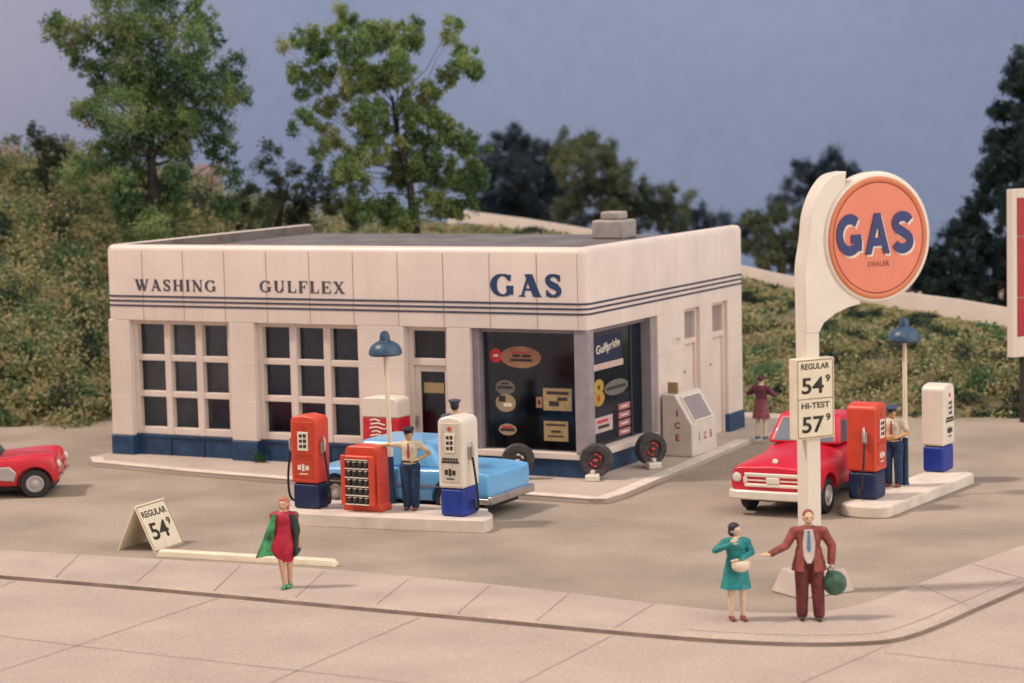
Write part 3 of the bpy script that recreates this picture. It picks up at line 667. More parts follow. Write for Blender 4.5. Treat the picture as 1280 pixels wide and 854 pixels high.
def pump(loc, rz, up, lo, label, hoses, marks=True, w=.58, d=.62, h=1.9, hb=.52, side_panel=True, bluemarks=False):
    P = empty('gas_pump', loc, rz, label, 'gas pump', 'gas pumps on the two islands')
    ob('lower_body', MB().box(-w/2+.015, w/2-.015, -d/2+.015, d/2-.015, 0, hb-.003), lo, P, bevel=.07, seg=4)
    # upper body with a rounded top, extruded through depth
    prof = [(-w/2, hb), (w/2, hb), (w/2, h-.16)]
    for i in range(1, 8):
        t = rad(90*i/8); prof.append((w/2-.13+.13*math.cos(t), h-.16+.13*math.sin(t)))
    prof.append((w/2-.13, h-.03)); prof.append((0, h)); 
    prof += [(-x, z) for x, z in prof[2:-1][::-1]]
    ub = shape('upper_body', prof, -d/2, d/2, up, P, bevel=.055, seg=4)
    F = frame((0, -d/2-.001, 0), (1, 0, 0), (0, 0, 1))
    fm = mat('pump_trim_'+up.name, tuple(x*.82 for x in MCOL[up.name]), .4)
    mb = MB().box(-w*.36, w*.36, -d/2-.012, -d/2+.01, hb+.12, h-.14); mb.cur = 0
    ob('front_panel', mb, fm if not bluemarks else up, P, bevel=.008)
    dl = ob('dial', MB().box(-w*.2, w*.2, -d/2-.026, -d/2-.0125, h-.72, h-.34), PLASTW, P, bevel=.01)
    mb = MB()
    for k in range(2):
        for j in range(3): mb.box(-w*.13+k*w*.15, -w*.02+k*w*.15, -d/2-.031, -d/2-.0265, h-.66+j*.105, h-.60+j*.105+.01*k)
    ob('dial_mark', mb, NAVY if bluemarks else INK, dl)
    ob('brand_roundel', MB().lathe([(.045, 0), (.045, .012)], 16, Matrix.Translation((0, -d/2-.012, h-.25)) @ Matrix.Rotation(rad(90), 4, 'X')), ORANGE if up is PLASTW else RED, P)
    m2 = MB().box(-w*.34, w*.34, -d/2-.02, -d/2-.0125, hb+.50, hb+.54)
    for j in range(6): m2.box(-w*.30+j*w*.105, -w*.30+j*w*.105+w*.07, -d/2-.022, -d/2-.0125, hb+.555, hb+.60)
    ob('maker_strip', m2, INK if up is PLASTW else fm, P)
    m3 = MB().box(-w*.22, -w*.1, -d/2-.02, -d/2-.0125, hb+.27, hb+.37).box(-w*.06, w*.03, -d/2-.02, -d/2-.0125, hb+.25, hb+.39).box(w*.07, w*.2, -d/2-.02, -d/2-.0125, hb+.27, hb+.36)
    m3.box(-w*.16, w*.14, -d/2-.019, -d/2-.0125, hb+.18, hb+.205)
    ob('grade_mark', m3, INK if up is PLASTW else PLASTW, P)
    for sx in hoses:
        X = sx*(w/2)
        ob('nozzle_boot', MB().box(min(X, X+sx*.06), max(X, X+sx*.06), -.14, -.04, 1.12, 1.36), CHROME, P, bevel=.015)
        nz = MB().tube([(X+sx*.07, -.09, 1.46), (X+sx*.1, -.1, 1.36), (X+sx*.09, -.1, 1.2), (X+sx*.06, -.09, 1.1)], [.022, .03, .032, .02], 8)
        ob('nozzle', nz, SILVER, P, smooth=True)
        hp = [(X+sx*.09, -.1, 1.16), (X+sx*.13, -.11, .9), (X+sx*.17, -.1, .55), (X+sx*.17, -.06, .25), (X+sx*.12, .0, .12), (X+sx*.05, .04, .14), (X+sx*.015, .06, .3)]
        hh = cr(hp, 5); ob('hose', MB().tube(hh, .024, 8), BLACK, P, smooth=True)
    return P
MCOL = {'white_enamel': (.74, .67, .58), 'orange_enamel': (.62, .065, .03)}
ZI = LOT+.24
def onto(px, py, off=.3, z=ZI):
    p = G(px, py, z); return p
pA = G(390, 634, ZI); pump((pA.x, pA.y+.0, ZI), rad(0), ORANGE, NAVY, 'orange and navy gas pump at the end of its island beside the orange can rack', (-1, 1), w=.62, d=.5)
pB = G(575, 643, ZI); pump((pB.x, pB.y, ZI), 0, PLASTW, ROYAL, 'cream and royal blue gas pump with black hose in front of the blue car', (1,), w=.56, d=.66, h=1.98, hb=.56)
rr = math.atan2(dv.y, dv.x)
pC = G(1084, 622, ZI); pump((pC.x, pC.y, ZI), rad(88), ORANGE, NAVY, 'orange and navy gas pump at the front end of the island beside the red pickup', (-1,), w=.62, d=.62, h=1.93, hb=.56)
pD = G(1173, 588, ZI); pump((pD.x, pD.y, ZI), rad(86), PLASTW, ROYAL, 'cream and royal blue gas pump standing alone at the back end of its island', (), w=.66, d=.5, h=1.88, hb=.56, bluemarks=True)
# second nozzle on the visible side of orange pump at the right island
# can rack
pr = G(457, 638, ZI); R0 = empty('can_rack', (pr.x, pr.y, ZI), 0, 'orange display rack holding rows of small cans between pump and lamp post', 'display rack')
w_, d_, h_ = .78, .62, 1.30
prof = [(-.44, 0), (.44, 0), (.44, .1), (.39, .14), (.375, h_-.1), (.33, h_-.02), (.25, h_), (-.25, h_), (-.33, h_-.02), (-.375, h_-.1), (-.39, .14), (-.44, .1)]
R_ = Matrix(((1,0,0,0),(0,0,-1,0),(0,1,0,0),(0,0,0,1)))
mb = MB().prism(prof, -.31, .12, R_)
for sx in (-1, 1): mb.box(min(sx*.37, sx*.27), max(sx*.37, sx*.27), -.32, -.2, .14, h_-.16)
mb.box(-.27, .27, -.32, -.2, h_-.24, h_-.16)
ob('cabinet', mb, ORANGE, R0, bevel=.025)
sh = MB()
for j in range(6): sh.box(-.268, .268, -.315, -.201, .155+j*.178, .175+j*.178)
ob('shelf', sh, PLASTW, R0)
ob('rack_back', MB().box(-.268, .268, -.215, -.2015, .176, h_-.242), SILVER, R0)
for j in range(5):
    for i in range(4):
        cx = -.2+i*.133; cz = .176+j*.178
        cn = ob('can', MB().lathe([(.05, 0), (.052, .01), (.052, .105), (.046, .115)], 10, Matrix.Translation((cx, -.265, cz))), INK, R0, smooth='auto')
        ob('can_lid', MB().lathe([(.045, 0), (.042, .012)], 10, Matrix.Translation((cx, -.265, cz+.1155))), PLASTW, cn)

# lamp posts
def lamp(loc, h, label, hz=.95):
    P = empty('lamp_post', loc, 0, label, 'lamp post', 'island lamp posts')
    ob('lower_pole', MB().lathe([(.075, 0), (.075, .04), (.062, .06), (.06, hz)], 16), TROUS, P, smooth='auto')
    ob('upper_pole', MB().lathe([(.052, hz+.001), (.045, h-.42)], 16), IVORY, P, smooth='auto')
    ob('lamp_shade', MB().lathe([(.30, h-.50), (.34, h-.46), (.33, h-.38), (.28, h-.29), (.20, h-.23), (.11, h-.19), (.10, h-.1), (.07, h-.02), (.02, h)], 28), SHADE, P, smooth='auto')
    ob('bulb', MB().lathe([(.02, h-.55), (.07, h-.52), (.08, h-.46), (.05, h-.40)], 12), PLASTW, P, smooth='auto')
    return P
pl = G(491, 629, ZI); l1 = lamp((pl.x, pl.y, ZI), 3.5, 'cream pole lamp with blue grey shade standing between can rack and attendant'); l1.rotation_euler = (0, rad(-1.3), 0)
pl2 = G(1132, 606, ZI); lamp((pl2.x, pl2.y, ZI), 3.45, 'cream pole lamp with blue grey shade between the two pumps near the red pickup', .98)

# ------------------------------------------------------------------ vending machine, ice chest, display tyres
# front plane y = -0.7
def FX(px, py, Y): 
    p = PL(px, py, (0, Y, 0), (0, 1, 0)); return p
v0 = FX(452, 500, -.6); v1 = FX(497, 500, -.6)
V = empty('vending_machine', ((v0.x+v1.x)/2, -.3, 0), 0, 'red and cream upright drink machine against the wall beside the entrance', 'vending machine')
vw = (v1.x-v0.x)/2; vh = 1.70
ob('lower_case', MB().box(-vw, vw, -.3, .25, 0, 1.24), RED, V, bevel=.03)
prof = [(-vw-.01, 1.242), (vw+.01, 1.242), (vw+.01, vh-.14)]+[(vw+.01-.12+.12*math.cos(rad(t)), vh-.14+.12*math.sin(rad(t))) for t in (30, 60)]+[(vw-.11, vh-.02), (0, vh)]
prof += [(-x, z) for x, z in prof[2:-1][::-1]]
shape('top_case', prof, -.31, .25, PLASTW, V, bevel=.03, seg=3)
mb = MB()
for j, (a, b) in enumerate([(-.26, .0), (-.24, .12), (-.27, .08), (-.22, .02), (-.25, .1)]):
    mb.tube([(a, -.305, 1.17-j*.085), ((a+b)/2, -.305, 1.20-j*.085), (b, -.305, 1.16-j*.085)], .018, 6)
mb.tube([(.1, -.305, .98), (.2, -.305, 1.02), (.22, -.305, .93)], .016, 6)
ob('drink_mark', mb, PLASTW, V)
ob('bottle_chute', MB().box(.05, .27, -.315, -.3, .45, .62), DARK, V)

ic = empty('ice_chest', (.5, 4.0, 0), 0, 'white slant-fronted ice chest with red ICE lettering standing against the side wall', 'ice chest')
n0 = G(832, 566, 0); n1 = G(866, 572, 0); n2 = G(893, 560, 0)
x0_, x1_ = .06, n1.x; y0_ = (n1.y); y1_ = y0_+1.45; ic.location = (0, y0_, 0)
x1_ = max(.75, x1_)
# profile in xz (facing +x), extruded along y
prof = [(x0_, 0), (x1_, 0), (x1_, .72), (x1_-.42, 1.42), (x0_, 1.42)]
shape('cabinet', prof, 0, 1.45, mat('ice_chest_paint', (.66, .58, .52), .45, .05, 3), ic, bevel=.035, seg=3)
nrm = Vector((.70, 0, .42)).normalized(); tdir = Vector((-.42, 0, .70)).normalized(); mid = Vector((x1_-.21, .72, 1.07))
Fh = frame(mid+nrm*.004, (0, 1, 0), tdir)
ob('hatch', MB().box(-.5, .5, -.30, .28, 0, .02, Fh), mat('hatch_grey', (.30, .25, .25), .4), ic, bevel=.01)
ob('hatch_rim', MB().box(-.56, -.501, -.34, .32, 0, .028, Fh).box(.501, .56, -.34, .32, 0, .028, Fh).box(-.5, .5, .281, .32, 0, .028, Fh).box(-.5, .5, -.34, -.301, 0, .028, Fh), PLASTW, ic)
for i, c_ in enumerate('ICE'):
    text('lettering', c_, .15, frame((x0_+.38, -.001, 1.0-.28*i), (1, 0, 0), (0, 0, 1)), REDS, ic, bold=.03)
    text('lettering', c_, .17, frame((x1_+.001, .40+.34*i, .42), (0, 1, 0), (0, 0, 1)), REDS, ic, bold=.03)
sb = empty('tabletop_sign', (.25, y0_+.22, 1.42), 0, 'small buff card sign standing on top of the ice chest', 'sign')
ob('card', MB().box(-.13, .13, -.02, .02, 0, .26), POSTY, sb, bevel=.01)
mk = MB()
for j in range(3): mk.box(-.09, .09-.03*j, -.0235, -.0205, .05+.06*j, .08+.06*j)
ob('card_mark', mk, mat('faint_brown_ink', (.35, .22, .12), .7), sb)

def disp_tyre(px, py, fz, r, label, lab2, hub, gz):
    pb = G(px, gz, 0)
    st = empty('tyre_stand', (pb.x+.25*math.sin(fz), pb.y-.25*math.cos(fz)+.1, 0), fz, lab2, 'stand', 'stands under the display tyres')
    ob('stand_block', MB().prism([(-.16, -.14), (.16, -.14), (.12, .14), (-.12, .14)], 0, .15), PLASTW, st, bevel=.03)
    ob('stand_prop', MB().box(-.04, .04, -.1, .02, .151, .24), PLASTW, st, bevel=.01)
    t = empty('display_tyre', (pb.x+.10*math.sin(-fz)*-1, pb.y+.12, .06), fz, label, 'tyre', 'tyres on show outside the corner window')
    T = Matrix.Translation((0, 0, r)) @ Matrix.Rotation(rad(90), 4, 'X') 
    w = .27; hw = w/2
    ty = ob('tyre', MB().lathe([(r*.52, -hw*.8), (r*.7, -hw), (r*.93, -hw*.95), (r, -hw*.55), (r, hw*.55), (r*.93, hw*.95), (r*.7, hw), (r*.56, hw*.9), (r*.52, hw*.6)], 32, T), mat('grey_rubber', (.06, .055, .06), .7, .3, 9, .3, 40), t, smooth='auto')
    ob('rim', MB().lathe([(r*.53, 0), (r*.5, .02), (r*.4, -.01), (r*.25, .0), (r*.2, .03), (.005, .03)], 24, T @ Matrix.Translation((0, 0, hw*.5))), mat('rim_dark', (.12, .03, .03), .5), t, smooth='auto')
    mk = MB()
    for a in (20, 65, 200, 245):
        a0 = rad(a); mk.tube([(r*.36*math.cos(a0+i*.12), -hw*.5-.02, r+r*.36*math.sin(a0+i*.12)) for i in range(6)], r*.07, 6)
    mk.tube([(-r*.12, -hw*.5-.045, r), (r*.12, -hw*.5-.045, r)], r*.08, 6)
    ob('hub_mark', mk, hub, t)
    return t
disp_tyre(742, 0, rad(14), .36, 'red-hubbed tyre set upright at the foot of the grey window corner', 'white block under the tyre at the window corner', mat('hub_red', (.55, .06, .06), .5), 600)
disp_tyre(807, 0, rad(52), .36, 'red-hubbed tyre set upright beside the ice chest', 'white block under the tyre nearest the ice chest', mat('hub_red', 0), 585)
disp_tyre(643, 0, rad(22), .36, 'pale-hubbed tyre standing below the front window behind the tail of the blue car', 'white block under the tyre behind the blue car', PLASTW, 600)

# little weed by base
def leaves(name, C_, size, m, parent=None, loc=(0, 0, 0)):
    C_ = np.asarray(C_, float); n = len(C_)
    u = rng.normal(size=(n, 3)); u /= np.linalg.norm(u, axis=1)[:, None]
    v = np.cross(u, rng.normal(size=(n, 3))); v /= np.linalg.norm(v, axis=1)[:, None]
    s = (size*rng.uniform(.55, 1.35, n))[:, None]
    vs = np.stack([C_-u*s*.5, C_+v*s*.38-u*s*.05, C_+u*s*.55, C_-v*s*.34+u*s*.1], 1).reshape(-1, 3)-np.array(loc)
    me = bpy.data.meshes.new(name); me.vertices.add(n*4); me.vertices.foreach_set('co', vs.ravel())
    me.loops.add(n*4); me.loops.foreach_set('vertex_index', np.arange(n*4, dtype=np.int32))
    me.polygons.add(n); me.polygons.foreach_set('loop_start', np.arange(0, n*4, 4, dtype=np.int32)); me.update(calc_edges=True)
    return link(name, me, m, parent)
wp = FX(325, 571, -.12); wd_ = empty('weed', (wp.x, -.12, 0), 0, 'small green weed growing at the foot of the blue base between garage doors', 'plant')
lw = leafmat('weed_green', [(.02, .07, .03), (.05, .14, .05), (.10, .2, .08)], 8)
leaves('foliage', np.c_[rng.normal(0, .12, 90), rng.normal(0, .05, 90), np.abs(rng.normal(.12, .07, 90))], .08, lw, wd_)
ob('stem', MB().tube([(0, 0, 0), (.02, 0, .1), (0, .0, .22)], .008, 5), lw, wd_)

# ------------------------------------------------------------------ big sign
e = Vector((.56, .828, 0)).normalized(); nn = Vector((e.y, -e.x, 0))   # e along the face, nn towards the reader
S0 = G(1013, 740); S0.z = LOT
S = empty('gas_sign', S0, math.atan2(e.y, e.x), 'tall white pylon sign with round orange GAS disc and hanging price board', 'sign')
# local: x along e, y away from the reader
def SU(px, py, off=0.):
    p = PL(px, py, S0+nn*off, nn)-S0; return (p.dot(e), p.z)
hpw = .14
mb = MB().box(-hpw, hpw, -hpw, hpw, .05, 4.35)
ob('pole', mb, PLASTW, S, bevel=.012)
pc = SU(1095, 297, .14)
RD = 1.075
pts = [(-hpw, 4.34), (hpw, 4.34)]
flare = [SU(1030, 404, .14), SU(1045, 392, .14), SU(1062, 384, .14), SU(1076, 380, .14)]
pts += flare
# follow the disc up its left side inside the rim
for t in (250, 235, 215, 200, 185, 170, 155, 142, 130): pts.append((pc[0]+RD*.93*math.cos(rad(t)), pc[1]+RD*.93*math.sin(rad(t))))
top = [SU(1058, 214, .14), SU(1040, 219, .14), SU(1028, 232, .14), SU(1019, 250, .14), SU(1013, 272, .14), SU(1010.5, 300, .14)]
tq = cr(top+[(-hpw, 5.45), (-hpw, 5.0)], 4); pts += [q_ for q_ in tq if q_[1] > 5.0]
shape('fin_panel', pts, -.15, .15, PLASTW, S, bevel=.02)
T = Matrix.Translation((pc[0], 0, pc[1])) @ Matrix.Rotation(rad(90), 4, 'X')
ob('drum', MB().lathe([(RD*.9, -.17), (RD-.02, -.15), (RD+.02, -.05), (RD+.03, .12), (RD+.01, .17), (RD-.03, .195), (RD*.9, .195)], 64, T @ Matrix.Translation((.015, 0, 0))), PLASTW, S, smooth='auto')
ob('bezel', MB().lathe([(RD-.055, .15), (RD-.055, .20), (RD-.075, .218), (RD*.89, .222), (RD*.86, .20), (RD*.5, .20)], 64, T), DISCB, S, smooth='auto')
ob('groove', MB().lathe([(RD*.87, .201), (RD*.87, .2065), (RD*.845, .2065), (RD*.845, .2015)], 64, T, cap=False), GROOVE, S)
ds = ob('disc', MB().lathe([(RD*.845, .2012), (RD*.845, .207), (RD*.8, .21), (.01, .21)], 64, T), DISCO, S, smooth='auto')
yf = -.211
me = serif_mesh('GAS', .68, 1.58, .004, 1.12, SANS); me.transform(frame((pc[0]-.035, yf, pc[1]+.03), (1, 0, 0), (0, 0, 1))); link('lettering_shadow', me, mat('shadow_cream', (.80, .70, .58), .5), ds)
me = serif_mesh('GAS', .68, 1.58, .010, 1.1, SANS); me.transform(frame((pc[0]-.07, yf-.010, pc[1]+.07), (1, 0, 0), (0, 0, 1))); link('lettering', me, mat('sign_navy', (.03, .045, .17), .5), ds)
text('small_lettering', 'DEALER', .085, frame((pc[0]-.0, yf, pc[1]-.43), (1, 0, 0), (0, 0, 1)), mat('sign_brown', (.30, .10, .08), .5), ds, bold=.01, width=.44, ext=.004)
# price board
bl, bt = SU(995, 450, .21); br, bb = SU(1043.5, 546, .21)
pb_ = ob('price_board', MB().box(bl, br, -.21, -.0, bb, bt), IVORY, S, bevel=.012)
yb_ = -.211; midz = (bt+bb)/2; cxm = (bl+br)/2; wbd = br-bl
mb = MB()
for z in (bt-.03, midz, bb+.03): mb.box(bl+.03, br-.03, yb_-.003, yb_+.002, z-.007, z+.007)
for x in (bl+.03, br-.03): mb.box(x-.006, x+.006, yb_-.0028, yb_+.002, bb+.03, bt-.03)
ob('board_line', mb, mat('line_brown', (.22, .13, .09), .7), pb_)
def price(word, num, z1, z0, par, y_):
    h = z1-z0
    text('lettering', word, h*.155, frame((cxm, y_, z1-h*.17), (1, 0, 0), (0, 0, 1)), INK, par, bold=.02, width=wbd*.74)
    text('price_digits', num, h*.42, frame((cxm-wbd*.07, y_, z0+h*.34), (1, 0, 0), (0, 0, 1)), INK, par, bold=.02, width=wbd*.58)
    text('price_digits', '9', h*.19, frame((cxm+wbd*.33, y_, z0+h*.50), (1, 0, 0), (0, 0, 1)), INK, par, bold=.03, width=wbd*.12)
price('REGULAR', '54', bt-.02, midz, pb_, yb_); price('HI-TEST', '57', midz, bb+.02, pb_, yb_)
mb = MB(); tp = [(-.30, -.62), (.62, -.62), (.62, .34), (-.30, .34)]
q0 = [( -.52, -.42, 0), (.62, -.42, 0), (.62, .42, 0), (-.52, .42, 0)]; q1 = [(-.38, -.30, .40), (.50, -.30, .40), (.50, .30, .40), (-.38, .30, .40)]
mb.loft([q0, q1]); ob('base_block', mb, CONC, S, bevel=.03)
mb = MB()
for i in range(4): mb.lathe([(.03, 0), (.03, .05), (.015, .06)], 8, Matrix.Translation((-.3+.08*i, -.22, .4)))
ob('anchor_bolt', mb, PLASTW, S)

# ------------------------------------------------------------------ sandwich board & wheel stop
a1, a2 = G(194, 691), G(230, 679); c1 = G(151, 695); 
ed = (a2-a1); ed.z = 0; bw = ed.length; ed.normalize(); nx = Vector((ed.y, -ed.x, 0))
ce = (a1+a2)/2
SBo = empty('sandwich_board', ce-nx*.42, math.atan2(ed.y, ed.x), 'cream A-frame price board reading REGULAR 54 standing on the lot edge', 'sandwich board')
ln = Vector((0, -.42, 0)); hB = .84
def leafb(y0, y1, name):
    Fb = frame((0, y0, 0), (1, 0, 0), (0, y1-y0, hB)); L_ = math.hypot(y1-y0, hB)
    return Fb, L_
Fb, Lb = leafb(-.42, -.015, 'f')
fb = ob('front_board', MB().box(-bw/2, bw/2, 0, Lb, -.03, 0, Fb), IVORY, SBo, bevel=.008)
mb = MB()
for x in (-bw/2+.02, bw/2-.02): mb.box(x-.008, x+.008, .02, Lb-.02, .0005, .003, Fb)
for z in (.02, Lb-.02): mb.box(-bw/2+.02, bw/2-.02, z-.008, z+.008, .0005, .0032, Fb)
ob('board_line', mb, mat('line_brown', 0), fb)
text('lettering', 'REGULAR', .13, Fb @ Matrix.Translation((0, Lb*.80, .001)), INK, fb, bold=.02, width=bw*.82)
text('price_digits', '54', .34, Fb @ Matrix.Translation((-.07, Lb*.42, .001)), INK, fb, bold=.02, width=bw*.58)
text('price_digits', '9', .15, Fb @ Matrix.Translation((bw*.33, Lb*.55, .001)), INK, fb, bold=.03, width=bw*.12)
Fb2 = frame((0, .42, 0), (-1, 0, 0), (0, -.405, hB)); ob('rear_board', MB().box(-bw/2, bw/2, 0, Lb, -.03, 0, Fb2), IVORY, SBo, bevel=.008)
ob('hinge', MB().cyl((-bw/2, 0, hB+.0), (bw/2, 0, hB+.0), .02, seg=8), IVORY, SBo)
s1, s2 = G(199, 695), G(422, 708); c = (s1+s2)/2; dd = s2-s1
ws = MB(); Ls = dd.length
rings = []
for x, s_ in ((-Ls/2, .55), (-Ls/2+.06, 1), (Ls/2-.1, 1), (Ls/2, .55)):
    rings.append([(x, -.11, 0), (x, -.10*s_, .10*s_), (x, -.07*s_, .13*s_), (x, .07*s_, .13*s_), (x, .10*s_, .10*s_), (x, .11, 0)])
ws.loft(rings); o = ob('wheel_stop', ws, IVORY, bevel=.01, loc=c); o.rotation_euler.z = math.atan2(dd.y, dd.x)
tag(o, 'long cream wheel stop bar lying beside the sandwich board', 'wheel stop')

# ------------------------------------------------------------------ vehicles
def loft_body(name, st, m, parent, cuts=(), sub=2, crease=()):
    rings = []
    for x, prof in st:
        r = [(x, y, z) for y, z in prof]; l = [(x, -y, z) for y, z in prof[::-1] if y > 1e-6]
        rings.append(r+l)
    mb = MB().loft(rings); me = mb.mesh(name)
    bm = bmesh.new(); bm.from_mesh(me); bmesh.ops.recalc_face_normals(bm, faces=bm.faces[:]); bm.to_mesh(me); bm.free()
    tmp = bpy.data.objects.new('tmp', me); col.objects.link(tmp)
    s = tmp.modifiers.new('s', 'SUBSURF'); s.levels = s.render_levels = sub
    cs = []
    for (x, y0, y1, z, r) in cuts:
        c = bpy.data.objects.new('c', MB().cyl((x, y0, z), (x, y1, z), r, seg=32).mesh('c')); col.objects.link(c); cs.append(c)
        b = tmp.modifiers.new('b', 'BOOLEAN'); b.operation = 'DIFFERENCE'; b.object = c; b.solver = 'EXACT'
    me2 = bake(tmp)
    for c in cs+[tmp]: bpy.data.objects.remove(c)
    return link(name, me2, m, parent, smooth='auto')
def frustum(b, t, zb, zt):   # b,t = (x0,x1,halfwidth)
    return [(b[0], -b[2], zb), (b[1], -b[2], zb), (b[1], b[2], zb), (b[0], b[2], zb), (t[0], -t[2], zt), (t[1], -t[2], zt), (t[1], t[2], zt), (t[0], t[2], zt)]
BF = [(0,3,2,1),(4,5,6,7),(0,1,5,4),(1,2,6,5),(2,3,7,6),(3,0,4,7)]
def win_on(face, u0, u1, v0, v1, off=.004, th=.012, inset=None):
    a, b, c, d = [Vector(p) for p in face]     # a->b bottom, d->c top
    def P(u, v): return (a.lerp(b, u)).lerp(d.lerp(c, u), v)
    n = (b-a).cross(d-a).normalized(); q = [P(u0, v0), P(u1, v0), P(u1, v1), P(u0, v1)]
    mb = MB(); vs = [p-n*th for p in q]+[p+n*off for p in q]; return mb.add(vs, BF)
def cabin(parent, b, t, zb, zt, m, wins, gm, bev=.07, name='cabin'):
    V = frustum(b, t, zb, zt); o = ob(name, MB().add(V, BF), m, parent, bevel=bev, seg=4)
    faces = {'R': (V[0], V[1], V[5], V[4]), 'F': (V[1], V[2], V[6], V[5]), 'L': (V[2], V[3], V[7], V[6]), 'B': (V[3], V[0], V[4], V[7])}
    for f, u0, u1, v0, v1, nm in wins: ob(nm, win_on(faces[f], u0, u1, v0, v1), gm, o, bevel=.003)
    return o

# blue sedan, nose to the left along the front of the station; local +x forward
bc = empty('parked_car', (-2.22, -3.72, LOT), rad(180), 'sky blue saloon car stopped behind the pumps in front of the entrance', 'car')
def pr_(zb, w, zm, zs_, ws_, zt): return [(0, zb), (w*.85, zb), (w*.97, zb+.08), (w, zm), (w*.985, zs_-.06), (ws_, zs_), (ws_*.8, zt-.005), (ws_*.4, zt), (0, zt)]
st = [(-2.52, pr_(.38, .90, .55, .86, .84, .83)), (-2.50, pr_(.33, .93, .55, .90, .88, .86)), (-2.3, pr_(.30, .95, .55, .93, .89, .88)), (-1.6, pr_(.28, .96, .55, .96, .88, .92)), (-.9, pr_(.26, .97, .55, .95, .87, .93)), (0, pr_(.26, .97, .55, .93, .86, .92)),
      (1.0, pr_(.26, .96, .55, .92, .84, .94)), (1.8, pr_(.28, .95, .55, .90, .82, .90)), (2.35, pr_(.32, .92, .55, .84, .78, .82)), (2.5, pr_(.38, .86, .52, .76, .74, .74)), (2.52, pr_(.42, .8, .52, .70, .7, .68))]
rw = .34
loft_body('body', st, BLUEC, bc, [(-1.45, -1.2, -.68, .34, .42), (-1.45, .68, 1.2, .34, .42), (1.55, -1.2, -.68, .34, .42), (1.55, .68, 1.2, .34, .42)])
cabin(bc, (-1.35, 1.55, .84), (-.75, .95, .66), .88, 1.43, BLUEC, [('R', .1, .48, .16, .84, 'side_window'), ('R', .52, .88, .16, .84, 'side_window'), ('L', .1, .48, .16, .84, 'side_window'), ('L', .52, .88, .16, .84, 'side_window'), ('F', .1, .9, .12, .86, 'windscreen'), ('B', .1, .9, .12, .86, 'rear_window')], BLUEG, bev=.11)
ob('underbody', MB().box(-2.3, 2.3, -.72, .72, .16, .36), DARK, bc)
for x in (-1.45, 1.55):
    for s in (-1, 1): wheel(bc, x, s*.83, -s if False else s, rw, .2)
mb = MB().box(-2.62, -2.50, -.95, .95, .30, .46); ob('rear_bumper', mb, CHROME, bc, bevel=.03)
ob('rear_bumper_return', MB().box(-2.55, -2.0, -.99, -.93, .31, .42).box(-2.55, -2.0, .93, .99, .31, .42), CHROME, bc, bevel=.015)
ob('front_bumper', MB().box(2.50, 2.62, -.9, .9, .30, .46), CHROME, bc, bevel=.03)
for s in (-1, 1):
    ob('headlight', MB().lathe([(.09, 0), (.09, .03), (.05, .05)], 16, Matrix.Translation((2.49, s*.66, .60)) @ Matrix.Rotation(rad(90), 4, 'Y')), PLASTW, bc)
ob('side_trim', MB().box(-2.3, 2.2, -.985, -.975, .60, .625).box(-2.3, 2.2, .975, .985, .60, .625), CHROME, bc)

bc.scale = (.87, 1, 1.03)
# red pickup, nose towards the street; local +x forward -> world -y
fb1 = G(909, 622, LOT+.36); fb2 = G(1003, 628, LOT+.36); cxp = fb1.x+.92
tr_ = empty('pickup_truck', (cxp, fb1.y+2.35, LOT), rad(-90), 'red rounded old pickup truck with cream bumper parked behind the tall sign pole', 'pickup truck')
def tp_(zb, w, ws_, zs_, wt, zt): return [(0, zb), (w*.8, zb), (w*.97, zb+.06), (w, zb+.25), (w*.97, zs_-.1), (ws_, zs_), (wt, zs_+(zt-zs_)*.45), (wt*.62, zt-.03), (0, zt)]
st = [(2.22, tp_(.46, .86, .80, .92, .55, .96)), (2.21, tp_(.44, .89, .82, .95, .56, .99)), (2.15, tp_(.42, .91, .83, .99, .56, 1.04)), (1.6, tp_(.38, .92, .80, 1.02, .56, 1.18)), (1.0, tp_(.38, .92, .78, 1.03, .58, 1.25)), (.55, tp_(.38, .90, .78, 1.0, .62, 1.26)), (.5, tp_(.38, .89, .82, 1.1, .74, 1.27)), (-.1, tp_(.38, .87, .82, 1.14, .76, 1.26)), (-.85, tp_(.38, .86, .82, 1.14, .76, 1.26)), (-.9, tp_(.38, .85, .80, 1.12, .74, 1.24))]
loft_body('body', st, REDT, tr_, [(1.45, -1.2, -.62, .38, .44), (1.45, .62, 1.2, .38, .44)])
cabin(tr_, (-.85, .55, .79), (-.72, .12, .64), 1.22, 1.80, REDT, [('R', .12, .84, .10, .78, 'side_window'), ('L', .12, .84, .10, .78, 'side_window'), ('F', .09, .91, .10, .84, 'windscreen'), ('B', .2, .8, .2, .8, 'rear_window')], mat('painted_sky_glass', (.07, .10, .15), .3, .3, 1.5, spec=.25), bev=.1)  # sky reflection is put into the window colour
bed = ob('cargo_bed', MB().box(-2.3, -.95, -.78, .78, .45, .55).box(-2.3, -.95, -.80, -.74, .55, 1.02).box(-2.3, -.95, .74, .80, .55, 1.02).box(-2.3, -2.24, -.74, .74, .55, 1.02).box(-1.01, -.95, -.74, .74, .55, 1.02), REDT, tr_, bevel=.02)
for s in (-1, 1):
    prof = [(-1.55+.56*math.cos(rad(t)), .36+.5*math.sin(rad(t))) for t in range(0, 181, 15)]+[(-1.55+.42*math.cos(rad(t)), .36+.42*math.sin(rad(t))) for t in range(180, -1, -15)]
    shape('rear_fender', prof, min(s*.80, s*.95), max(s*.80, s*.95), REDT, tr_, bevel=.03)
ob('underbody', MB().box(-2.2, 2.0, -.6, .6, .26, .5), DARK, tr_)
for x in (-1.55, 1.45):
    for s in (-1, 1): wheel(tr_, x, s*.78, s, .36, .2)
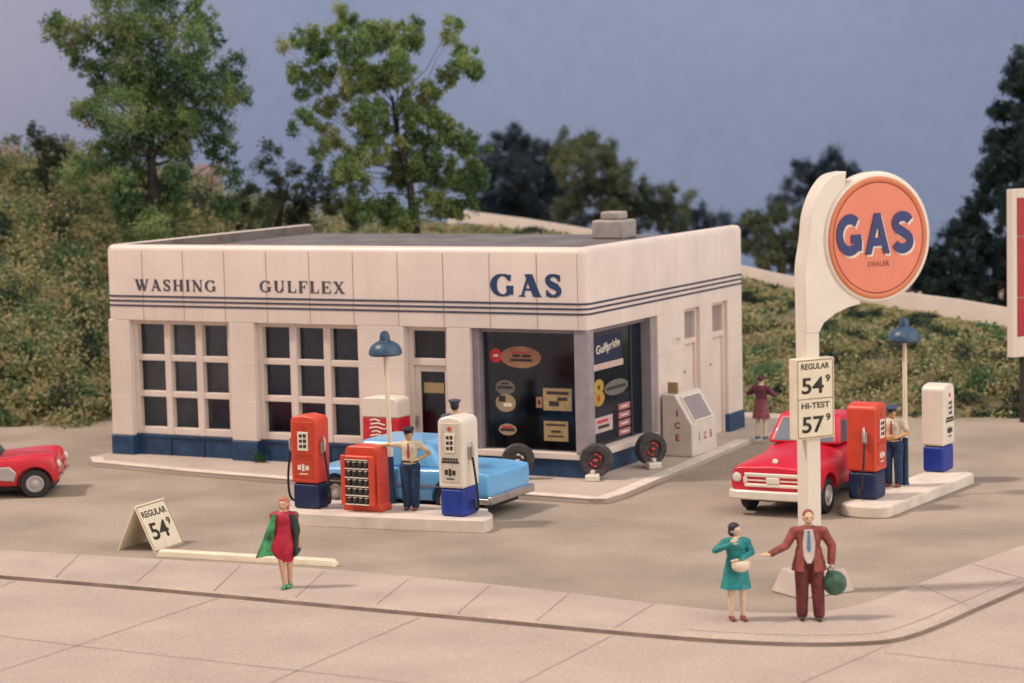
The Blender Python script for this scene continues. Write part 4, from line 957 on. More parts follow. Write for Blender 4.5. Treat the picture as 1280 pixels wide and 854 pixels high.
ob('front_bumper', MB().prism([(2.24, -.92), (2.34, -.80), (2.36, 0), (2.34, .80), (2.24, .92), (2.12, .95), (2.10, .90), (2.22, .80), (2.25, 0), (2.22, -.80), (2.10, -.90), (2.12, -.95)][::1], .34, .52), PLASTW, tr_, bevel=.03)
gr = ob('grille', MB().box(2.19, 2.245, -.60, .60, .78, .86).box(2.19, 2.245, -.60, .60, .58, .65).box(2.19, 2.25, -.62, -.54, .65, .78).box(2.19, 2.25, .54, .62, .65, .78).box(2.19, 2.255, -.14, .14, .65, .78), PLASTW, tr_, bevel=.02)
ob('grille_slot', MB().box(2.18, 2.215, -.54, .54, .65, .78), DARK, gr)
ob('grille_bar', MB().box(2.2, 2.235, -.54, -.15, .70, .73).box(2.2, 2.235, .15, .54, .70, .73), PLASTW, gr)
for s in (-1, 1): 
    hl = ob('headlight', MB().lathe([(.115, -.05), (.12, .03), (.10, .05)], 20, Matrix.Translation((2.17, s*.76, .76)) @ Matrix.Rotation(rad(90), 4, 'Y')), CHROME, tr_, smooth='auto')
    ob('lens', MB().lathe([(.09, .05), (.07, .075), (.01, .085)], 16, Matrix.Translation((2.17, s*.76, .76)) @ Matrix.Rotation(rad(90), 4, 'Y')), PLASTW, hl, smooth='auto')
ob('hood_emblem', MB().lathe([(.06, 0), (.05, .03), (.01, .05)], 12, Matrix.Translation((2.08, 0, 1.08)) @ Matrix.Rotation(rad(50), 4, 'Y')), PLASTW, tr_)

# red roadster at the left edge; nose to the right
vp = G(45, 622, LOT)
_a = rad(31); vt = empty('roadster', (vp.x-1.25*math.cos(_a)-.80*math.sin(_a), vp.y-1.25*math.sin(_a)+.80*math.cos(_a), LOT), _a, 'red open roadster with silver side cove, only its nose showing at the lot edge', 'car')
def vp_(zb, w, zs_, ws_, zt): return [(0, zb), (w*.85, zb), (w*.97, zb+.06), (w, zb+.22), (w*.98, zs_-.1), (ws_, zs_), (ws_*.75, zs_-.0), (ws_*.4, zt), (0, zt)]
st = [(1.76, vp_(.46, .72, .66, .60, .60)), (1.74, vp_(.38, .82, .80, .66, .74)), (1.68, vp_(.32, .86, .95, .72, .86)), (1.6, vp_(.26, .88, 1.02, .74, .92)), (1.1, vp_(.24, .88, 1.0, .74, .95)), (.5, vp_(.24, .86, .93, .70, .92)), (.3, vp_(.24, .86, .92, .72, .88)), (-.5, vp_(.24, .86, .92, .74, .88)), (-1.2, vp_(.24, .88, .95, .76, .93)), (-1.8, vp_(.28, .86, .92, .72, .90)), (-2.1, vp_(.34, .8, .84, .66, .82)), (-2.14, vp_(.4, .72, .76, .6, .74))]
loft_body('body', st, RED, vt, [(1.25, -1.2, -.62, .33, .40), (1.25, .62, 1.2, .33, .40), (-1.3, -1.2, -.62, .33, .40), (-1.3, .62, 1.2, .33, .40)])
for x in (-1.3, 1.25):
    for s in (-1, 1): wheel(vt, x, s*.77, s, .33, .19)
prof = [(.80, .40), (.86, .60), (.72, .74), (.3, .73), (-.5, .62), (-.6, .52), (.1, .46)]
for s in (-1, 1): shape('side_cove', prof, min(s*.83, s*.885), max(s*.83, s*.885), SILVER, vt, bevel=.02)
ob('cockpit', MB().box(-.75, .3, -.55, .55, .6, .94), DARK, vt, bevel=.03)
for s in (-1, 1): ob('seat', MB().box(-.6, -.15, s*.27-.2, s*.27+.2, .7, .98).box(-.72, -.58, s*.27-.2, s*.27+.2, .7, 1.12), mat('seat_red', (.3, .03, .03), .6), vt, bevel=.05)
ob('windscreen', MB().add([(.42, -.62, .9), (.45, -.62, .9), (.25, -.55, 1.22), (.22, -.55, 1.22), (.42, .62, .9), (.45, .62, .9), (.25, .55, 1.22), (.22, .55, 1.22)], [(0,1,2,3),(4,7,6,5),(0,4,5,1),(1,5,6,2),(2,6,7,3),(3,7,4,0)]), GLASS, vt)
for y_ in (-.72, .30): ob('front_bumper', MB().box(1.76, 1.82, y_, y_+.42, .46, .52), CHROME, vt, bevel=.03)
for s in (-1, 1): ob('headlight', MB().lathe([(.09, -.05), (.09, .02), (.03, .05)], 16, Matrix.Translation((1.75, s*.62, .76)) @ Matrix.Rotation(rad(80), 4, 'Y')), PLASTW, vt, smooth='auto')
ob('underbody', MB().box(-1.9, 1.6, -.6, .6, .16, .34), DARK, vt); vt.scale = (1, 1, .93)

# ------------------------------------------------------------------ people
def capsule(mb, a, b, ra, rb, ys=1., seg=12):
    a = Vector(a); b = Vector(b); d = b-a; L_ = max(d.length, 1e-4); t = d.normalized() if d.length > 1e-4 else Vector((0, 0, 1))
    q = t.to_track_quat('Z', 'Y').to_matrix().to_4x4(); prof = []
    for i in range(6): 
        s = rad(-90+90*i/5); prof.append((max(ra*math.cos(s), .0004), ra*math.sin(s)))
    for i in range(6):
        s = rad(90*i/5); prof.append((max(rb*math.cos(s), .0004), L_+rb*math.sin(s)))
    k = len(mb.v); q.translation = a; mb.lathe(prof, seg, q)
    if ys != 1:
        for i in range(k, len(mb.v)):
            v = Vector(mb.v[i]); f = max(0, min(1, (v-a).dot(t)/L_)); c = a.lerp(b, f); mb.v[i] = (v.x, c.y+(v.y-c.y)*ys, v.z)
def ell(mb, c, r, rot=(0, 0, 0), seg=16):
    T = Matrix.Translation(c) @ Euler(rot).to_matrix().to_4x4() @ Matrix.Diagonal((*r, 1))
    mb.lathe([(max(math.cos(rad(-90+180*i/10)), .001), math.sin(rad(-90+180*i/10))) for i in range(11)], seg, T)
def fuse(name, mb, vox, m, parent, smooth_it=3):
    tmp = bpy.data.objects.new('tmp', mb.mesh('tmp')); col.objects.link(tmp)
    r = tmp.modifiers.new('r', 'REMESH'); r.mode = 'VOXEL'; r.voxel_size = vox; r.adaptivity = 0
    if smooth_it: s = tmp.modifiers.new('s', 'SMOOTH'); s.iterations = smooth_it; s.factor = .5
    me = bake(tmp); bpy.data.objects.remove(tmp); return link(name, me, m, parent, smooth=True)
def hand(mb, w, d, pn, sc_=1., curl=.5):
    # w wrist, d direction of hand, pn palm normal
    w = Vector(w); d = Vector(d).normalized(); pn = Vector(pn); pn = (pn-d*pn.dot(d)).normalized(); s = d.cross(pn)
    k = sc_; pc_ = w+d*.05*k
    T = frame(pc_, s, d); mb.lathe([(max(math.cos(rad(-90+180*i/8)), .001), math.sin(rad(-90+180*i/8))) for i in range(9)], 12, T @ Matrix.Diagonal((.042*k, .052*k, .019*k, 1)))
    for i, (o_, L_) in enumerate(((-.03, .062), (-.01, .072), (.011, .068), (.031, .052))):
        a = w+d*.088*k+s*o_*k; b = a+(d+s*o_*2)*L_*.5*k; c = b+(d*(1-curl)+pn*curl)*L_*.5*k
        capsule(mb, a-d*.02*k, b, .0095*k, .009*k, seg=8); capsule(mb, b, c, .009*k, .0075*k, seg=8)
    a = w+d*.025*k-s*.03*k; b = a+(d*.6-s*.8).normalized()*.038*k; c = b+(d*.9-s*.3+pn*.3).normalized()*.03*k
    capsule(mb, a, b, .012*k, .0105*k, seg=8); capsule(mb, b, c, .0105*k, .008*k, seg=8)
def person(loc, rz, label, arms, outfit, hsc=1., feet=None, head_rot=(0, 0, 0), lean=(0, 0)):
    P = empty('person', loc, rz, label, 'person'); P.scale = (hsc*1.13, hsc*1.12, hsc)
    female = outfit.get('female', False); sw = .165 if female else .19; hw_ = .095
    feet = feet or [(-.10, 0), (.10, 0)]
    hips = [Vector((-hw_, 0, .90)), Vector((hw_, 0, .90))]; ank = [Vector((f[0], f[1], .09)) for f in feet]
    knee = [hips[i].lerp(ank[i], .5)+Vector((0, -.02, .02)) for i in (0, 1)]
    sh = [Vector((-sw, 0, 1.365)), Vector((sw, 0, 1.365))]; el = [Vector(arms[0][0]), Vector(arms[1][0])]; wr = [Vector(arms[0][1]), Vector(arms[1][1])]
    hc = Vector((0, -.015, 1.585))
    b = MB()
    capsule(b, (0, 0, .93), (0, 0, 1.12), .118 if female else .140, .115 if female else .125, .72); capsule(b, (0, 0, 1.12), (0, 0, 1.32), .125, .15, .70); capsule(b, sh[0]*.8+Vector((0, 0, .255)), sh[1]*.8+Vector((0, 0, .255)), .062, .062)
    capsule(b, (0, .005, 1.38), hc-Vector((0, 0, .05)), .052, .048)
    k0 = len(b.v)
    ell(b, hc, (.072, .088, .105)); ell(b, hc+Vector((0, -.03, -.055)), (.05, .055, .05)); capsule(b, hc+Vector((0, -.088, .01)), hc+Vector((0, -.105, -.025)), .010, .014)
    ell(b, hc+Vector((0, -.078, -.056)), (.022, .012, .008)); 
    for s in (-1, 1):
        ell(b, hc+Vector((s*.075, .0, -.01)), (.012, .02, .03)); ell(b, hc+Vector((s*.03, -.078, .022)), (.022, .014, .009))
    Rh = Matrix.Translation(hc-Vector((0, 0, .09))) @ Euler(head_rot).to_matrix().to_4x4() @ Matrix.Translation(-(hc-Vector((0, 0, .09))))
    for i in range(k0, len(b.v)): b.v[i] = tuple(Rh @ Vector(b.v[i]))
    for i in (0, 1):
        capsule(b, hips[i], knee[i], .070 if female else .085, .056); capsule(b, knee[i], ank[i], .058, .036)
        capsule(b, ank[i]+Vector((0, .02, -.04)), ank[i]+Vector((0, -.13, -.055)), .036, .028)
        capsule(b, sh[i], el[i], .050, .038); capsule(b, el[i], wr[i], .038, .026)
        hd = arms[i][2] if len(arms[i]) > 2 else (wr[i]-el[i]); pn = arms[i][3] if len(arms[i]) > 3 else (0, -1, 0)
        hand(b, wr[i], hd, pn, 1.05, arms[i][4] if len(arms[i]) > 4 else .45)
    body = fuse('body', b, .0085, outfit.get('skin', SKIN), P, 2)
    for s in (-1, 1):
        m_ = MB(); ell(m_, hc+Vector((s*.03, -.084, .008)), (.011, .008, .006), seg=10); m_.v = [tuple(Rh @ Vector(v)) for v in m_.v]; ob('eye', m_, INK, P, smooth=True)
    def hairpart(name, prims, m, vox=.01):
        h = MB()
        for c_, r_ in prims: ell(h, hc+Vector(c_), r_)
        h.v = [tuple(Rh @ Vector(v)) for v in h.v]; return fuse(name, h, vox, m, P, 2)
    hs = outfit.get('hair', 'short')
    if hs == 'short': hairpart('hair', [((0, .02, .03), (.079, .086, .092)), ((0, .035, -.01), (.072, .07, .07))], outfit['hairm'])
    if hs == 'long': hairpart('hair', [((0, .022, .03), (.088, .092, .096)), ((-.045, .04, -.04), (.05, .06, .08)), ((.045, .04, -.04), (.05, .06, .08)), ((0, -.03, .085), (.06, .05, .03))], outfit['hairm'])
    if hs == 'bun': hairpart('hair', [((0, .022, .03), (.085, .09, .094)), ((0, .08, .06), (.045, .045, .045)), ((0, -.03, .08), (.06, .05, .03))], outfit['hairm'])
    if outfit.get('cap'):
        c_ = MB(); c_.lathe([(.086, .045), (.09, .07), (.115, .105), (.112, .125), (.06, .14), (.01, .142)], 24, Matrix.Translation(hc+Vector((0, .01, 0))))
        c_.v = [tuple(Rh @ Vector(v)) for v in c_.v]; cp = ob('cap', c_, outfit['cap'], P, smooth='auto')
        v_ = MB(); ell(v_, hc+Vector((0, -.095, .05)), (.065, .05, .008), (rad(-15), 0, 0)); v_.v = [tuple(Rh @ Vector(v)) for v in v_.v]; ob('visor', v_, INK, cp, smooth=True)
    # lower clothes
    if 'trousers' in outfit:
        tb = outfit.get('bulk', 1.)**.6; t = MB(); capsule(t, (0, 0, .93), (0, 0, 1.02), .158, .15, .75)
        for i in (0, 1): capsule(t, hips[i], knee[i], .104*tb, .086*tb); capsule(t, knee[i], ank[i]+Vector((0, 0, .0)), .086*tb, .074*tb)
        fuse('trousers', t, .011, outfit['trousers'], P)
        bl_ = MB().lathe([(.158, 1.0), (.16, 1.005), (.16, 1.035), (.157, 1.04)], 24, Matrix.Diagonal((1, .77, 1, 1))); ob('belt', bl_, SHOED, P, smooth='auto')
    if 'skirt' in outfit:
        m_, z0, r0, z1, r1 = outfit['skirt']
        pr2 = [(r1-.01, z1+.0), (r1, z1), (r1-.003, z1+.03)]; n_ = 6
        prof = [(r0, z0)]+[(r0+(r1-r0)*k/n_, z0+(z1-z0)*k/n_) for k in range(1, n_+1)]
        seg = 36; vs = []; fs = []; full = prof[::-1]+[(r*.94, z+.004) for r, z in prof]
        mbk = MB().lathe(prof[::-1], seg); nn_ = len(prof)
        for i in range(seg):
            for k in range(nn_):
                x, y, z = mbk.v[i*nn_+k]; f = 1+.05*math.sin(i*2*math.pi/seg*7)*((z0-z)/(z0-z1)); mbk.v[i*nn_+k] = (x*f, y*f*.78, z)
        ob('skirt', mbk, m_, P, smooth='auto')
    if 'shoes' in outfit:
        for i in (0, 1):
            s_ = MB(); capsule(s_, ank[i]+Vector((0, .03, -.045)), ank[i]+Vector((0, -.145, -.055)), .045, .036); 
            if female: capsule(s_, ank[i]+Vector((0, .03, -.05)), ank[i]+Vector((0, .04, -.08)), .03, .012)
            else: capsule(s_, ank[i]+Vector((0, .02, .0)), ank[i]+Vector((0, .02, -.05)), .05, .045)
            for j, v in enumerate(s_.v): s_.v[j] = (v[0], v[1], max(v[2], .002))
            fuse('shoe', s_, .009, outfit['shoes'], P)
    # upper clothes
    if 'top' in outfit:
        m_ = outfit['top']; sl = outfit.get('sleeve', 1.); t = MB()
        bk = outfit.get('bulk', 1.); capsule(t, (0, 0, outfit.get('top_z', 1.0)), (0, 0, 1.15), outfit.get('top_r', .155), .142*bk, .78); capsule(t, (0, 0, 1.13), (0, 0, 1.30), .142*bk, .165*bk**.5, .76)
        capsule(t, sh[0]*.8+Vector((0, 0, .245)), sh[1]*.8+Vector((0, 0, .245)), .076, .076); capsule(t, (0, 0, 1.36), (0, 0, 1.41), .095, .06)
        for i in (0, 1): capsule(t, (0, 0, 1.375), sh[i]+Vector((0, 0, .0)), .085, .070*bk)
        for i in (0, 1):
            if sl >= .5: capsule(t, sh[i], el[i], .066*bk, .056*bk)
            else: capsule(t, sh[i], sh[i].lerp(el[i], sl*2), .066, .062)
            if sl > .5: capsule(t, el[i], el[i].lerp(wr[i], (sl-.5)*2), .056*bk, .050*bk)
        fuse('jacket' if outfit.get('open') or outfit.get('coat') else 'shirt', t, .011, m_, P)
    if outfit.get('open'):
        jk = MB(); rg = []
        for z, rx, ry in ((1.12, .172, .142), (1.0, .19, .155), (.88, .222, .170), (.77, .238, .176)):
            an = [rad(a) for a in range(-72, 253, 12)]
            rg.append([(rx*math.cos(a), ry*math.sin(a), z) for a in an]+[((rx-.018)*math.cos(a), (ry-.018)*math.sin(a), z) for a in an[::-1]])
        jk.loft(rg); ob('jacket_skirt', jk, m_, P, smooth='auto')
    if outfit.get('open'):      # open jacket: shirt front and lapels
        f = MB().prism([(-.06, 1.42), (.06, 1.42), (.088, 1.22), (.075, 1.02), (.03, .90), (-.03, .90), (-.075, 1.02), (-.088, 1.22)], 0, .02, Matrix(((1,0,0,0),(0,0,-1,-.148),(0,1,0,0),(0,0,0,1))))
        ob('shirt_front', f, mat('white_shirt', (.72, .66, .62), .7), P, bevel=.006)
        for s in (-1, 1):
            f = MB().prism([(s*.055, 1.43), (s*.11, 1.39), (s*.135, 1.18), (s*.08, .98), (s*.088, 1.22)], 0, .016, Matrix(((1,0,0,0),(0,0,-1,-.158),(0,1,0,0),(0,0,0,1)))); ob('lapel', f, m_, P, bevel=.005)
    if outfit.get('tie'):
        yy = -.170 if outfit.get('open') else -.128
        f = MB().prism([(-.018, 1.41), (.018, 1.41), (.014, 1.37), (.028, 1.12), (0, 1.07), (-.028, 1.12), (-.014, 1.37)], 0, .012, Matrix(((1,0,0,0),(0,0,-1,yy),(0,1,0,0),(0,0,0,1)))); ob('tie', f, outfit['tie'], P, bevel=.004)
    if outfit.get('collar'):
        ob('collar', MB().lathe([(.07, 1.40), (.062, 1.44), (.055, 1.445)], 20, Matrix.Diagonal((1, 1, 1, 1)), cap=False), outfit['collar'], P, smooth='auto')
    return P
FC = rad(27.4)
att = dict(skin=SKINY, hairm=HAIRB, trousers=TROUS, shoes=SHOER, top=SHIRT, sleeve=.28, tie=TIE, collar=SHIRT, cap=HAIRB)
q = G(514, 637, ZI)
person((q.x, q.y, ZI), FC-rad(8), 'pump attendant in cream shirt and red tie resting a hand on the orange rack', [((-.42, -.02, 1.36), (-.66, -.04, 1.33), (-1, 0, -.1), (0, 0, -1)), ((.36, .06, 1.17), (.17, -.10, 1.06), (-.8, -.3, -.2), (0, 0, -1))], att, .96, [(-.07, 0), (.09, -.02)], (rad(12), 0, rad(-18)))
att2 = dict(att); att2.update(cap=CAPB, top=SHIRT, sleeve=.3)
q = G(1117, 608, ZI)
person((q.x, q.y, ZI), FC-rad(25), 'pump attendant in blue cap standing between orange pump and lamp post', [((-.26, -.02, 1.14), (-.05, -.2, 1.08), (.9, -.2, 0), (0, 1, 0)), ((.28, 0, 1.14), (.08, -.2, 1.05), (-.9, -.2, 0), (0, 1, 0))], att2, .97, None, (rad(18), 0, rad(-10)))
# attendant behind blue car
q = FX(568, 497, -1.5); 
att3 = dict(skin=SKINY, hairm=HAIRB, trousers=SLATE, shoes=SHOED, top=SLATE, sleeve=1., cap=SLATE, coat=False)
person((q.x, -1.5, 0), FC+rad(170), 'man in slate uniform and cap behind the blue car near the entrance', [((-.25, -.02, 1.14), (-.22, -.18, .95)), ((.25, -.02, 1.14), (.22, -.18, .95))], att3, 1.07)
# teal woman
q = G(921, 775, zs)
wt = person((q.x, q.y, zs), FC+rad(8), 'woman in teal coat, one hand to her face, beside the man in rust suit', [((-.34, -.10, 1.25), (-.12, -.19, 1.36), (.6, -.1, .75), (0, 1, 0)), ((.24, -.02, 1.17), (.02, -.2, 1.10), (-.9, -.1, -.1), (0, 0, -1))],
   dict(female=True, hairm=HAIRB, hair='long', top=TEAL, sleeve=1., top_z=1.02, top_r=.145, skirt=(TEAL, 1.08, .15, .56, .235), shoes=SHOER, coat=True, skin=STOCK), .92, [(-.075, .02), (.095, -.02)], (rad(5), rad(-14), rad(30)))
# purse at her waist
hp_ = Vector((.03, -.24, 1.02))*.92; pz = Matrix.Rotation(FC+rad(8), 4, 'Z') @ hp_
PU = empty('handbag', (q.x+pz.x, q.y+pz.y, zs+hp_.z-.13), FC+rad(8), 'cream handbag held at the waist of the woman in teal', 'handbag')
mb = MB(); ell(mb, (0, 0, .09), (.15, .07, .095)); capsule(mb, (-.1, 0, .13), (.1, 0, .13), .05, .05, .9); fuse('bag_body', mb, .01, mat('cream_leather', (.72, .62, .46), .5), PU)
ob('bag_handle', MB().tube([(.07*math.cos(rad(t)), 0, .16+.05*math.sin(rad(t))) for t in range(0, 181, 20)], .009, 6), mat('cream_leather', 0), PU, smooth=True)
# man in rust suit
q = G(1012, 774, zs)
mn = person((q.x, q.y, zs), FC-rad(6), 'man in open rust red suit with blue tie gesturing beside the sign base', [((-.31, -.05, 1.15), (-.50, -.16, 1.06), (-.95, -.3, -.12), (0, -.2, 1), .15), ((.31, .0, 1.14), (.30, -.04, .90), (.05, -.1, -1), (-1, 0, 0), .7)],
   dict(hairm=HAIRR, trousers=SUITD, shoes=SHOED, top=SUITM, sleeve=1., top_z=.98, top_r=.165, bulk=1.12, open=True, tie=TIEB, coat=True, skin=mat('pale_skin', (.62, .43, .28), .6, .06, 14)), 1.03, [(-.10, 0), (.13, -.04)], (0, 0, rad(8)))
hb_ = Matrix.Rotation(FC-rad(6), 4, 'Z') @ (Vector((.33, -.06, .80))*1.03)
BG = empty('duffel_bag', (q.x+hb_.x, q.y+hb_.y, zs+.40), FC-rad(6), 'round dark green bag hanging from the hand of the man in the rust suit', 'bag')
mb = MB(); ell(mb, (.06, 0, .19), (.19, .13, .20)); ell(mb, (.0, 0, .33), (.08, .07, .07)); fuse('bag_body', mb, .012, BAGG, BG)
ob('bag_handle', MB().tube([(-.05, 0, .36), (-.045, 0, .42), (-.01, 0, .445), (.03, 0, .42), (.04, 0, .36)], .012, 6), BAGG, BG, smooth=True)
# woman in red dress and green coat
q = G(358, 735, zs)
wr_ = person((q.x, q.y, zs), FC-rad(4), 'woman in crimson dress and open green coat walking past the wheel stop', [((-.25, .02, 1.13), (-.34, .0, .90), (-.2, -.05, -1)), ((.24, .02, 1.13), (.25, -.06, .92), (0, -.2, -1))],
   dict(female=True, hairm=mat('ginger_hair', (.50, .17, .10), .6, .1, 30), hair='long', top=DRESS, sleeve=.1, top_z=1.02, top_r=.15, shoes=SHOEG, skin=SKIN), .93, [(-.02, -.04), (.05, .06)], (0, 0, rad(-10)))
mb = MB(); rings = []
for z, rx, ry, cx in ((1.22, .145, .11, 0), (1.05, .155, .12, -.01), (.9, .20, .14, -.03), (.74, .235, .15, -.05), (.62, .18, .13, -.02), (.50, .10, .09, .02)):
    rings.append([(cx+rx*math.cos(rad(a)), ry*math.sin(rad(a)), z) for a in range(0, 360, 15)])
mb.loft(rings); ob('dress', mb, DRESS, wr_, smooth='auto')
for s, w1, z1 in ((-1, .52, .62), (1, .32, .60)):
    mb = MB(); rings = []
    for k in range(8):
        t = k/7; z = 1.40-(1.40-z1)*t; xin = .11+.06*math.sin(t*2.5); xo = .20+(w1-.22)*(t**1.1 if s < 0 else math.sin(t*2.6)*.7+.1)
        if t == 1 and s > 0: xo = .2
        rings.append([(s*xin, -.10+.02*t, z), (s*(xin+xo)/2, -.12, z), (s*xo, -.02, z-(.06 if s < 0 else 0)*t), (s*(xin+xo)/2, .11, z), (s*xin*.6, .125, z)])
    mb.loft(rings); o_ = ob('coat_side', mb, GREENC if s < 0 else mat('green_coat_shaded', (.012, .06, .045), .6, .3, 7), wr_, smooth='auto', bevel=.01)  # shaded side of the same green coat is painted darker
mb = MB(); capsule(mb, (-.17, .02, 1.36), (.17, .02, 1.36), .078, .078); fuse('coat_shoulder', mb, .012, GREENC, wr_)
# plum woman by the bank
q = G(952, 549, 0)
person((q.x, q.y, 0), FC+rad(150), 'woman in plum jacket and rose skirt standing at the back corner of the station', [((-.33, -.06, 1.17), (-.10, -.20, 1.22), (.9, 0, .2), (0, 1, 0)), ((.34, -.04, 1.20), (.12, -.2, 1.28), (-.9, 0, .2), (0, 1, 0))],
   dict(female=True, hairm=mat('plum_hair', (.07, .02, .035), .6), hair='bun', top=PURP, sleeve=1., top_z=1.05, top_r=.14, skirt=(PURPS, 1.08, .15, .56, .215), shoes=SHOEB, coat=True, skin=STOCK), .9, [(-.08, 0), (.10, .02)])

# ------------------------------------------------------------------ roadside billboard at the right edge
sp = AT(1263, 447, 60.); st2 = AT(1263, 236, 60.)
BB = empty('billboard', (sp.x, sp.y, LOT), FC+rad(30), 'red panelled sign in a cream frame standing on the bank at the frame edge', 'sign')
zb_, zt_ = sp.z-LOT, st2.z-LOT
mb = MB().box(0, .16, -.08, .12, zb_, zt_).box(3.04, 3.2, -.08, .12, zb_, zt_).box(.16, 3.04, -.08, .12, zt_-.22, zt_).box(.16, 3.04, -.08, .12, zb_, zb_+.5)
ob('frame', mb, WHITE, BB, bevel=.01)
zz = [(zb_+.503, zb_+.5+(zt_-zb_-.72)*.28), (zb_+.53+(zt_-zb_-.72)*.28, zb_+.5+(zt_-zb_-.72)*.72), (zb_+.53+(zt_-zb_-.72)*.72, zt_-.223)]
ob('board_back', MB().box(.162, 3.038, .0, .08, zb_+.502, zt_-.222), WHITE, BB)
for a_, b_ in zz: ob('red_panel', MB().box(.2, 3.0, -.05, -.002, a_, b_), REDS, BB, bevel=.008)
for x in (.4, 2.7): ob('post', MB().box(x, x+.15, .0, .12, -.2, zb_-.002), BARK, BB)

# ------------------------------------------------------------------ vegetation
olive = leafmat('bank_leaves', [(.04, .065, .05), (.09, .13, .07), (.24, .27, .12), (.46, .44, .22), (.44, .33, .22), (.32, .37, .17), (.10, .20, .10)], .85, spread=.22, gain=3.2)
P_ = []; n_m = 3300
mx_ = np.r_[rng.uniform(-350, 1500, n_m), rng.uniform(545, 1500, 900)]; mt = np.r_[rng.uniform(-.01, 1.05, n_m), rng.uniform(.82, .99, 900)]
for x, t in zip(mx_, mt):
    if 170 < x < 880 and t < .55: continue
    f, c = ip(x, FOOT), ip(x, CREST); D = f+(c-f)*t; a, b = PT(x, D); z = bank(x, D)
    if x > 540 and t > 1.0: continue
    r = random.choice((.25, .35, .5, .9, 1.1) if x < 500 else (.25, .3, .45, .7))*random.uniform(.8, 1.2)*(1.1 if x < 300 else .85); n = int(70*(r/.4)**2)
    if t < .1: r *= .6
    if x > 540 and t > .7: r = random.uniform(.16, .3)
    q = rng.normal(size=(n, 3)); q /= np.linalg.norm(q, axis=1)[:, None]; q *= (r*rng.uniform(.35, 1.0, n)**.5)[:, None]; q += rng.normal(size=(9, 3))[rng.integers(0, 9, n)]*r*.28; q[:, 2] = np.abs(q[:, 2])*(.85 if x < 500 else .62)
    P_.append(q+np.array([a, b, z]))
tag(leaves('ground_cover', np.vstack(P_), .11, olive), 'tangled olive and brown ground cover growing all over the bank', 'ground cover', kind='stuff')

def tree(name, label, D, base, blobs, m, leafpx=3.6, dens=.62, trunk_r=.16, group=None, cat='tree', top=None, sub=1., conifer=False):
    b0 = AT(base[0], base[1], D); T = empty(name, b0, 0, label, cat, group); k = D/FP; L0 = np.array(b0)
    pts = []; limb = MB(); blobs = list(blobs)
    cx = np.mean([q[0] for q in blobs]); cy = min(q[1] for q in blobs)
    trunk_top = AT(top[0], top[1], D) if top else AT(cx, (cy+base[1])/2, D)
    tt = trunk_top-b0; limb.tube([(0, 0, -.4), tt*.35+Vector((.05, 0, 0)), tt*.7+Vector((-.06, 0, 0)), tt], [trunk_r*1.25, trunk_r*.9, trunk_r*.65, trunk_r*.35], 7)
    ext = []
    for (x, y, r) in blobs:
        for _ in range(3):
            a_ = random.uniform(0, 6.28); d_ = r*random.uniform(.7, 1.35); ext.append((x+d_*math.cos(a_), y+d_*math.sin(a_), r*random.uniform(.28, .55), 1))
    for bq in [(*b_, 0) for b_ in blobs]+ext:
        x, y, r, tw = bq
        dd = random.uniform(-1, 1)*min(2.2, abs(r)*k*2.2); c = AT(x, y, D+dd); R = r*k
        r *= 1.12; n = int(r*r*dens*4.2); ns = max(5, int(r*r/17*sub))
        s = rng.normal(size=(ns, 3)); s /= np.linalg.norm(s, axis=1)[:, None]; s *= (R*rng.uniform(.15, 1., ns)**.5)[:, None]
        pick = rng.integers(0, ns, n); pts.append(np.array(c)+s[pick]+rng.normal(size=(n, 3))*max(R*.12, 3.0*k))
        if tw: continue
        cl = c-b0; f = max(0.12, min(.95, (cl.z/tt.z)*.62)) if tt.z > 0 else .5; o_ = tt*f; md = o_.lerp(cl, .55)+Vector((0, 0, -.12*abs((cl-o_).length)))
        rr_ = trunk_r*.2*min(1.3, .5+R); jt = lambda q: q+Vector((random.uniform(-.12, .12), random.uniform(-.12, .12), random.uniform(-.1, .1)))
        limb.tube([o_, jt(o_.lerp(md, .5)), jt(md), jt(md.lerp(cl, .5)), cl], [rr_, rr_*.8, rr_*.6, rr_*.4, rr_*.2], 5)
    ob('trunk', limb, BARK, T, smooth=True)
    leaves('crown', np.vstack(pts), leafpx*k, m, T, loc=b0)
    return T
gA = leafmat('leaf_mid_green', [(.03, .085, .05), (.07, .16, .075), (.15, .25, .10), (.28, .36, .15), (.34, .34, .17)], .9, gain=1.9)
gB = leafmat('leaf_yellow_green', [(.05, .11, .06), (.12, .22, .085), (.22, .32, .12), (.34, .40, .17), (.42, .42, .20)], .8, gain=1.7)
gC = leafmat('leaf_olive_dark', [(.03, .055, .045), (.07, .10, .055), (.17, .19, .085)], .8)
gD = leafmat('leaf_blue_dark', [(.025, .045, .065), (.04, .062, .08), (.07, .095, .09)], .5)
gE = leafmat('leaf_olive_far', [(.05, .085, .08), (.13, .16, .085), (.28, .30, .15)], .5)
gF = leafmat('leaf_conifer', [(.02, .042, .052), (.035, .065, .065), (.07, .11, .085)], .6)
tree('broadleaf_tree', 'tall dense mid green tree rising behind the WASHING end of the station', 72, (190, 300), [(150,10,38),(85,45,24),(68,35,14),(100,70,18),(195,20,34),(250,30,26),(238,62,32),(160,75,40),(215,95,42),(285,88,16),(292,72,8),(270,112,28),(135,100,26),(108,138,18),(98,140,10),(150,140,36),(205,150,42),(262,150,34),(120,195,24),(92,215,20),(165,205,30),(222,190,28),(278,190,20),(288,222,14),(200,245,26),(150,240,24),(225,265,16),(284,256,14),(190,285,26),(140,-14,20),(200,-12,20), (295,120,12),(165,275,20)], gA, 3.6, .46, .2)
